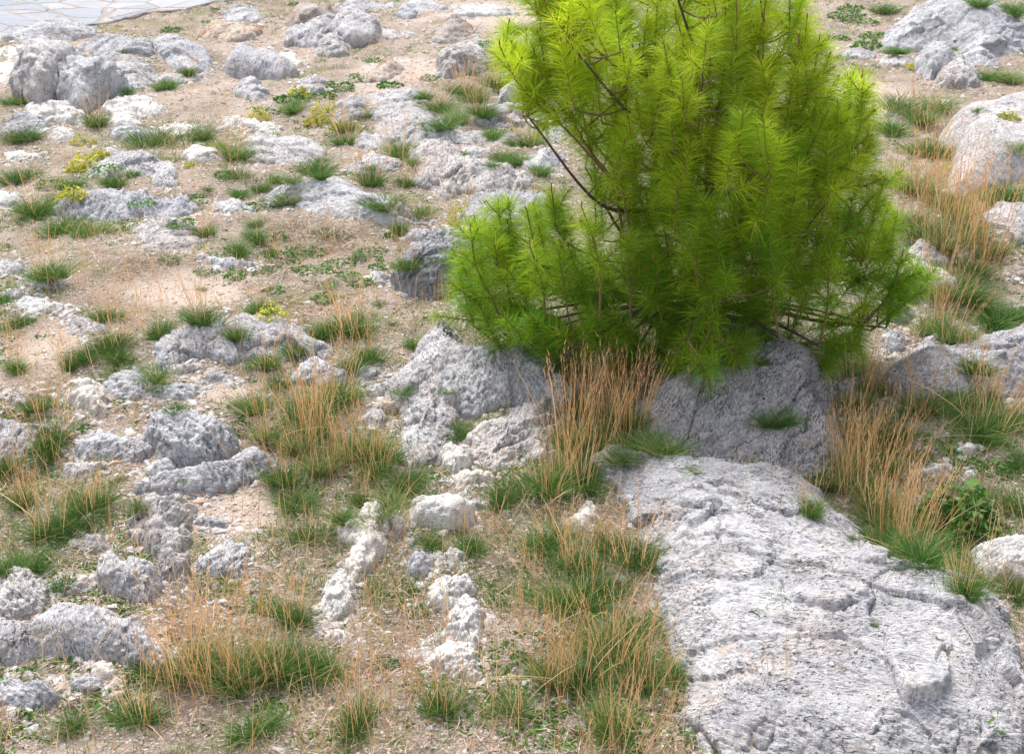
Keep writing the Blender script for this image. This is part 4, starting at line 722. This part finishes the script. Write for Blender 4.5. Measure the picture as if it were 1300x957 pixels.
keep = (rs.rand(len(x)) < np.clip(0.55 - bb + mk * .5 + (y < 8) * 0.25, 0.04, 1)); x, y = x[keep], y[keep]
ok, z = on_ground(x, y, 0.04, rs); x, y, z = x[ok], y[ok], z[ok]; n = len(x)
th = rs.rand(n) * 6.28; pt = rs.normal(size=n) * 0.22
d = np.stack([np.cos(th) * np.cos(pt), np.sin(th) * np.cos(pt), np.abs(np.sin(pt))], 1)
V, F, T = join([ribbons(np.stack([x, y, z + .006 + .012 * rs.rand(n)], 1), d, 0.03 + 0.07 * rs.rand(n), 0.0026 + 0.00028 * y, rs.normal(size=(n, 3)) * np.array([.25, .25, .02]), 2, .4, rs.rand(n) * 1.4, rs, 0.15)])
tag(obj('straw_litter', mesh_np('straw_litter', V, F, T), M['litter']), 'thatch of dead grass lying on the soil', None, None, 'stuff')

def clusters(n, seed, per, spread, dens, thr):
    x, y, rs = scatter(n, seed); mk = fbm(P3(x, y) * np.array([1.1, 1.1, 1]), 4, seed); bb = bare(x, y)
    k = (mk - bb * .6 > thr) | (rs.rand(n) < dens * (1 - bb)); x, y = x[k], y[k]
    ok, z = on_ground(x, y, 0.02, rs); x, y, z = x[ok], y[ok], z[ok]
    X = np.repeat(x, per) + rs.normal(size=len(x) * per) * spread; Y = np.repeat(y, per) + rs.normal(size=len(x) * per) * spread
    return X, Y, np.repeat(z, per), rs
X, Y, Z, rs = clusters(32000, 73, 9, 0.024, 0.15, 0.06); n = len(X)
th = rs.rand(n) * 6.28; lean = np.abs(rs.normal(size=n)) * .5
d = np.stack([np.cos(th) * np.sin(lean), np.sin(th) * np.sin(lean), np.cos(lean)], 1)
ti = np.where(rs.rand(n) < .33, 1.1 + .4 * rs.rand(n), rs.rand(n))
V, F, T = join([ribbons(np.stack([X, Y, Z - .004], 1), d, 0.03 + 0.06 * rs.rand(n), np.full(n, .0034), d * np.array([.8, .8, 0]), 2, 1, ti, rs, .2)])
tag(obj('short_grass', mesh_np('short_grass', V, F, T), M['blade']), 'thin short grass, green and dry, between the rocks', None, None, 'stuff')
X, Y, Z, rs = clusters(17000, 74, 9, 0.022, 0.06, 0.20); n = len(X)
th = rs.rand(n) * 6.28; d = np.stack([np.cos(th), np.sin(th), .15 + .7 * rs.rand(n)], 1); d /= np.linalg.norm(d, axis=1)[:, None]
V, F, T = join([ribbons(np.stack([X, Y, Z + .002], 1), d, 0.018 + 0.02 * rs.rand(n), np.full(n, .013), d * 0, 2, .9, rs.rand(n), rs, .3)])
tag(obj('ground_weeds', mesh_np('ground_weeds', V, F, T), M['weed']), 'low bright green weeds creeping over the soil', None, None, 'stuff')
# thin dry stems standing singly over the whole slope
X, Y, Z, rs = clusters(5000, 75, 3, 0.05, 0.30, 0.18); n = len(X)
th = rs.rand(n) * 6.28; lean = np.abs(rs.normal(size=n)) * .25
d = np.stack([np.cos(th) * np.sin(lean), np.sin(th) * np.sin(lean), np.cos(lean)], 1)
V, F, T = join([ribbons(np.stack([X, Y, Z - .004], 1), d, 0.14 + 0.22 * rs.rand(n), np.full(n, .0032), d * np.array([.5, .5, 0]), 3, .4, rs.rand(n), rs, .05)])
tag(obj('dry_grass', mesh_np('dry_grass', V, F, T), M['straw']), 'thin orange dry grass stems standing loose over the slope', None, None, 'stuff')

# ------------------------------------------------------------------ the young pine
CROWN = np.array([(556,322),(572,290),(606,262),(640,244),(690,236),(738,222),(744,196),(712,150),(688,112),(650,78),(632,48),(640,-60),(700,-110),(900,-130),(1010,-70),(1052,16),(1088,48),(1112,108),(1122,170),(1118,222),(1134,250),(1168,288),(1178,330),(1196,352),(1168,388),(1122,416),(1086,450),(1022,462),(962,450),(930,476),(900,500),(868,474),(800,446),(742,432),(690,428),(640,430),(585,408),(566,362)], float)
b0 = at(888, 446)[0]; Y0 = b0[1]
rs = np.random.RandomState(99)
def unproj(px, py, ydepth):
    dx, dy, dd = ray(px, py); t = ydepth / dy; return np.stack([dx * t, dy * t, CAM_H + dd * t], -1)
trunk_pts = np.array([b0 + (0, 0, -.1), b0 + (.01, .0, .35), b0 + (-.02, .02, .8), b0 + (.02, .05, 1.3), b0 + (.05, .06, 1.8), b0 + (.07, .08, 2.3), b0 + (.09, .08, 2.75)])
def tube(pts, rad, k=6):
    pts = np.asarray(pts, float); n = len(pts); tg = np.gradient(pts, axis=0); tg /= np.linalg.norm(tg, axis=1)[:, None] + 1e-9
    ref = np.where(np.abs(tg[:, 2:3]) > .9, [[1., 0, 0]], [[0, 0, 1.]])
    u = np.cross(tg, ref); u /= np.linalg.norm(u, axis=1)[:, None]; v = np.cross(tg, u)
    an = np.arange(k) / k * 2 * math.pi
    V = pts[:, None] + (u[:, None] * np.cos(an)[None, :, None] + v[:, None] * np.sin(an)[None, :, None]) * np.asarray(rad)[:, None, None]
    I = np.arange(n * k).reshape(n, k); J = np.roll(I, -1, 1)
    return V.reshape(-1, 3), np.stack([I[:-1], J[:-1], J[1:], I[1:]], -1).reshape(-1, 4)
def spline(P, m):
    P = np.asarray(P, float); P = np.vstack([2 * P[0] - P[1], P, 2 * P[-1] - P[-2]]); out = []
    for i in range(1, len(P) - 2):
        p0, p1, p2, p3 = P[i - 1:i + 3]
        for j in range(m):
            t = j / m; out.append(0.5 * (2 * p1 + (p2 - p0) * t + (2 * p0 - 5 * p1 + 4 * p2 - p3) * t * t + (3 * p1 - p0 - 3 * p2 + p3) * t ** 3))
    out.append(P[-2]); return np.array(out)
class Wood:
    def __init__(s): s.V, s.F, s.T, s.o = [], [], [], 0
    def add(s, pts, rad, k=5, t=.5):
        v, f = tube(pts, rad, k); s.V.append(v); s.F.append(f + s.o); s.T.append(np.full(len(v), t)); s.o += len(v)
    def mesh(s, name): return mesh_np(name, np.concatenate(s.V) - b0, [np.concatenate(s.F)], np.concatenate(s.T))
def needles_for(shoots, seed):
    """shoots: (base, dir, length, tone); bottle brushes of long fine needles"""
    r = np.random.RandomState(seed); B, D, L, T, G = [], [], [], [], []
    for b, d, ln, tone, dens in shoots:
        n = int(dens * ln * 860); t = 0.04 + 0.94 * r.rand(n) ** 0.85
        u = np.cross(d, (0.3, 0.9, 0.1)); u /= np.linalg.norm(u); v = np.cross(d, u); a = r.rand(n) * 6.283
        rad = u[None] * np.cos(a)[:, None] + v[None] * np.sin(a)[:, None]
        ang = np.radians(74 - 30 * t ** 1.5 + r.normal(size=n) * 9)
        dd = d[None] * np.cos(ang)[:, None] + rad * np.sin(ang)[:, None]
        B.append(b + d[None] * (ln * t)[:, None]); D.append(dd)
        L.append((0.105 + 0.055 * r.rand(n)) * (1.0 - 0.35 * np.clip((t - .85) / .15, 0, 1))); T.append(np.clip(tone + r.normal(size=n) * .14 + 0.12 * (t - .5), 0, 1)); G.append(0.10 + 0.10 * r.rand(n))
    B, D, L, T, G = map(np.concatenate, (B, D, L, T, G))
    V, F, TT = join([ribbons(B, D, L, np.full(len(B), 0.0031), r.normal(size=B.shape) * .05 + np.array([0, 0, .04]), 3, 1, T, r, G)])
    return V - b0, F, TT
pine = empty('pine_tree', b0); tag(pine, 'young bushy pine with long bright lime green needles growing behind the shaded crag', 'pine tree')
tp = spline(trunk_pts, 6)
tv, tf = tube(tp, 0.042 - 0.034 * np.linspace(0, 1, len(tp)), 10)
obj('trunk', mesh_np('trunk', tv - b0, [tf]), M['bark'], pine)
top_z = trunk_pts[-1, 2]
def trunk_at(z):
    return np.array([np.interp(z, tp[:, 2], tp[:, k]) for k in range(3)])
# shoot positions: a blue-noise fill of the crown's volume
thin = [(900, 20, 330, 110, .72), (805, 60, 55, 120, .9), (1055, 60, 60, 60, .6), (700, 140, 75, 100, .95), (822, 130, 36, 110, .55), (690, 30, 60, 70, .35), (1100, 300, 50, 40, .45), (640, 330, 90, 60, .25), (1060, 290, 60, 50, .3)]
cand = []
for _ in range(60000):
    px, py = 545 + 660 * rs.rand(), -135 + 640 * rs.rand()
    sd = sdf(np.array([px]), np.array([py]), CROWN)[0]
    if sd < 9: continue
    if rs.rand() < max([a[4] * np.exp(-((px - a[0]) / a[2]) ** 2 - ((py - a[1]) / a[3]) ** 2) for a in thin]): continue
    T_ = min(.9, 0.12 + (sd - 8) / 200 * 1.1)
    off = (rs.rand() * 2 - 1) * T_
    if py > 395 and rs.rand() < .7: off = -.85 * rs.rand()
    if py > 330:
        lc = hit(px, py + 14)[0]; off = min(off, lc.y - Y0 - .10)
        if off < -1.3: continue
    tip = unproj(px, py, Y0 + off)
    if tip[2] < b0[2] + 0.10: continue
    if vnoise(tip[None] * 2.6, 5)[0] < -0.12: continue
    out = tip - (b0 + (0, 0, 1)); out[2] = 0; on = np.linalg.norm(out) + 1e-6; out /= on
    low = np.clip(1.0 - (tip[2] - b0[2]) / 0.9, 0, 1)
    d = np.array([0, 0, 1.0 - .75 * low]) + out * (.25 + .6 * low) * min(on * 1.2, 1) + rs.normal(size=3) * .15; d /= np.linalg.norm(d)
    ln = 0.20 + 0.20 * rs.rand()
    if rs.rand() < low * .5: d[2] -= .35; d /= np.linalg.norm(d); ln *= .8
    p = tip - d * ln
    if p[2] < b0[2] + 0.06: d[2] = (tip[2] - b0[2] - .06) / ln; d[:2] *= math.sqrt(max(0, 1 - d[2] ** 2)) / (np.linalg.norm(d[:2]) + 1e-6); p = tip - d * ln
    cand.append((*p, *d, ln, 0))
    if len(cand) > 9000: break
cand = np.array(cand); acc = []
grid = {}
for c in cand:
    r_ = 0.18
    key = tuple((c[:3] // r_).astype(int)); okk = True
    for a in (-1, 0, 1):
        for b in (-1, 0, 1):
            for d_ in (-1, 0, 1):
                for q in grid.get((key[0] + a, key[1] + b, key[2] + d_), ()):
                    if np.linalg.norm(q - c[:3]) < r_: okk = False
    if okk: grid.setdefault(key, []).append(c[:3]); acc.append(c)
acc = np.array(acc); print('shoots', len(acc))
# limbs: farthest-point tips, each a curved branch from the trunk
K = 44; tips = [acc[np.argmax(np.linalg.norm(acc[:, :3] - b0, axis=1))]]
dmin = np.full(len(acc), 9.0)
for _ in range(K - 1):
    dmin = np.minimum(dmin, np.linalg.norm(acc[:, :3] - tips[-1][:3], axis=1)); tips.append(acc[np.argmax(dmin * (0.6 + .4 * rs.rand(len(acc))))])
limbs = []
for tpt in tips:
    t = tpt[:3]; hd = np.hypot(*(t[:2] - b0[:2])); z0 = np.clip(t[2] - 0.25 - 0.40 * hd, b0[2] + 0.22 + .25 * rs.rand(), top_z - .3)
    s0 = trunk_at(z0); out = t - s0; out[2] = 0
    mid = s0 + out * 0.62 + np.array([0, 0, (t[2] - z0) * 0.30 - 0.02]) + rs.normal(size=3) * .03
    q1 = s0 + out * 0.28 + np.array([0, 0, (t[2] - z0) * 0.10])
    limbs.append([spline([s0, q1, mid, t], 7), [], hd])
for c in acc:
    p = c[:3]; best = None
    for li, L in enumerate(limbs):
        P = L[0][6:]; dz = p[2] - P[:, 2]; dd = np.linalg.norm(P - p, axis=1) + np.where(dz < -0.02, 0.35, 0)
        j = int(np.argmin(dd))
        if best is None or dd[j] < best[0]: best = (dd[j], li, j + 6)
    limbs[best[1]][1].append((p, best[2], c[3:6], c[6]))
# upright leaders that the photograph shows plainly: (path in the picture, distance offset)
LEAD = [([(800,345),(778,235),(752,196),(727,152),(714,104),(708,30),(706,-30)], -.15), ([(727,152),(700,118),(688,60),(684,-20)], -.10), ([(770,222),(722,168),(662,112),(634,58)], -.25),
        ([(735,170),(770,140),(800,108),(812,60)], -.05), ([(752,196),(735,120),(728,40),(730,-20)], .05),
        ([(898,300),(906,205),(911,150),(919,90),(921,20)], -.25), ([(908,170),(880,120),(866,58)], -.3), ([(905,205),(868,140),(858,60)], -.35), ([(908,200),(948,140),(966,95),(970,30)], -.22), ([(911,150),(940,100),(944,50)], -.2),
        ([(1000,330),(1008,220),(1012,120),(1014,50)], -.2), ([(1010,160),(1030,110),(1040,50)], -.1), ([(1062,260),(1078,200),(1092,160),(1095,112)], -.1), ([(1000,300),(1030,240),(1052,200),(1060,150)], -.3),
        ([(760,420),(762,350),(752,300),(738,262)], -.75), ([(640,420),(625,380),(605,340),(597,290)], -.3), ([(650,400),(640,330),(633,262)], .0), ([(880,460),(900,420),(898,372)], -.85), ([(905,500),(890,470),(897,430)], -.85),
        ([(1040,440),(1050,390),(1052,342)], -.6), ([(1100,410),(1130,370),(1146,322)], -.1), ([(1105,420),(1150,385),(1180,352)], 0.), ([(990,430),(982,390),(980,345)], -.7), ([(800,420),(800,360),(795,300)], -.7),
        ([(870,330),(858,270),(852,215)], -.6), ([(800,300),(790,240),(786,190)], -.5), ([(1000,340),(985,280),(978,222)], -.6), ([(930,360),(935,290),(938,240)], -.7), ([(690,420),(690,370),(672,310)], -.5),
        ([(760,330),(712,300),(700,240)], -.2), ([(1090,330),(1110,270),(1122,232)], -.05), ([(830,200),(830,100),(835,-10)], .1), ([(862,425),(884,402),(897,374)], None), ([(872,432),(892,462),(903,496)], None), ([(900,425),(925,440),(940,462)], None), ([(775,130),(785,60),(788,-20)], .25)]
lead_sets = []
for path, off in LEAD:
    a = np.array(path, float)
    if off is None: off = min(hit(*q)[0].y for q in path) - Y0 - .10
    P = unproj(a[:, 0], a[:, 1], Y0 + off); P = spline(P, 6); lead_sets.append(P)
def tone_of(p): return float(np.clip(0.42 + 0.32 * (p[2] - b0[2] - 1.0) + rs.normal() * .13, .08, .95))  # lower shoots darker: older growth, plus crown-depth shade put into the needle tint
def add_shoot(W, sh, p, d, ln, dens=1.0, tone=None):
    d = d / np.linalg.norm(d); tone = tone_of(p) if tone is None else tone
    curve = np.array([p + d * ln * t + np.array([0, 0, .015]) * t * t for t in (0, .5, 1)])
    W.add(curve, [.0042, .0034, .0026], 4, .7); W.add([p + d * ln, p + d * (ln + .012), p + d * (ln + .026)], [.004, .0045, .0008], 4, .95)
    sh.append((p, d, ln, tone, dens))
k_ = 0
for li, (P, kids, hd) in enumerate(limbs):
    W = Wood(); sh = []; m = len(P)
    W.add(P, 0.005 + (0.007 + 0.006 * min(hd, 1.2)) * (1 - np.linspace(0, 1, m)) ** .8, 6, .1)
    for p, j, d, ln in kids:
        j = min(j, m - 1); s0 = P[j]; dist_ = np.linalg.norm(p - s0)
        if dist_ > .04:
            mdp = (s0 + p) / 2 + np.array([0, 0, -.10 * dist_]); c = spline([s0, mdp, p], 4)
            W.add(c, np.linspace(.0065, .0042, len(c)), 4, .35)
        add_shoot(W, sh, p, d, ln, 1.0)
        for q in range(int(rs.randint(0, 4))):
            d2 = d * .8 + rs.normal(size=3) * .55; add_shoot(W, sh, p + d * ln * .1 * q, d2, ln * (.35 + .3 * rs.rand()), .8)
    br = obj('branch', W.mesh('branch'), M['twig'], pine)
    if sh:
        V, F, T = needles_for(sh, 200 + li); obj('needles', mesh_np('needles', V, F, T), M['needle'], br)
for li, P in enumerate(lead_sets):
    W = Wood(); sh = []; m = len(P)
    if li not in (1, 3, 4, 6, 7, 8, 9, 11, 2) :                        # tie the leader's foot back to the trunk
        s0 = trunk_at(max(b0[2] + .32, P[0][2] - .45 * np.linalg.norm(P[0][:2] - b0[:2]))); c = spline([s0, (s0 + P[0]) / 2 + (0, 0, .06), P[0]], 5); W.add(c, np.linspace(.010, .006, len(c)), 6, .1)
    W.add(P, np.linspace(.0085, .004, m), 6, .45)
    W.add([P[-1], P[-1] + (0, 0, .015), P[-1] + (0, 0, .035)], [.0045, .005, .001], 5, .95)
    acc_l = 0
    for j in range(m // 4, m - 1):
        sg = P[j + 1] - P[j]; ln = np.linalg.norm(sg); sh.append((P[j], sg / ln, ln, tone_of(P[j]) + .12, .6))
        acc_l += ln
        if acc_l > .15 and j > m // 3:
            acc_l = 0
            a = rs.rand() * 6.28
            for q in range(3):
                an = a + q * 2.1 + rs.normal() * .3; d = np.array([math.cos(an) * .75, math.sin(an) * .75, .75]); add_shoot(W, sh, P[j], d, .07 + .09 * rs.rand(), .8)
    br = obj('branch', W.mesh('branch'), M['twig'], pine)
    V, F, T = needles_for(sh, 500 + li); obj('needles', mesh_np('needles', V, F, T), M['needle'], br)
print('objects', len(sc.objects))
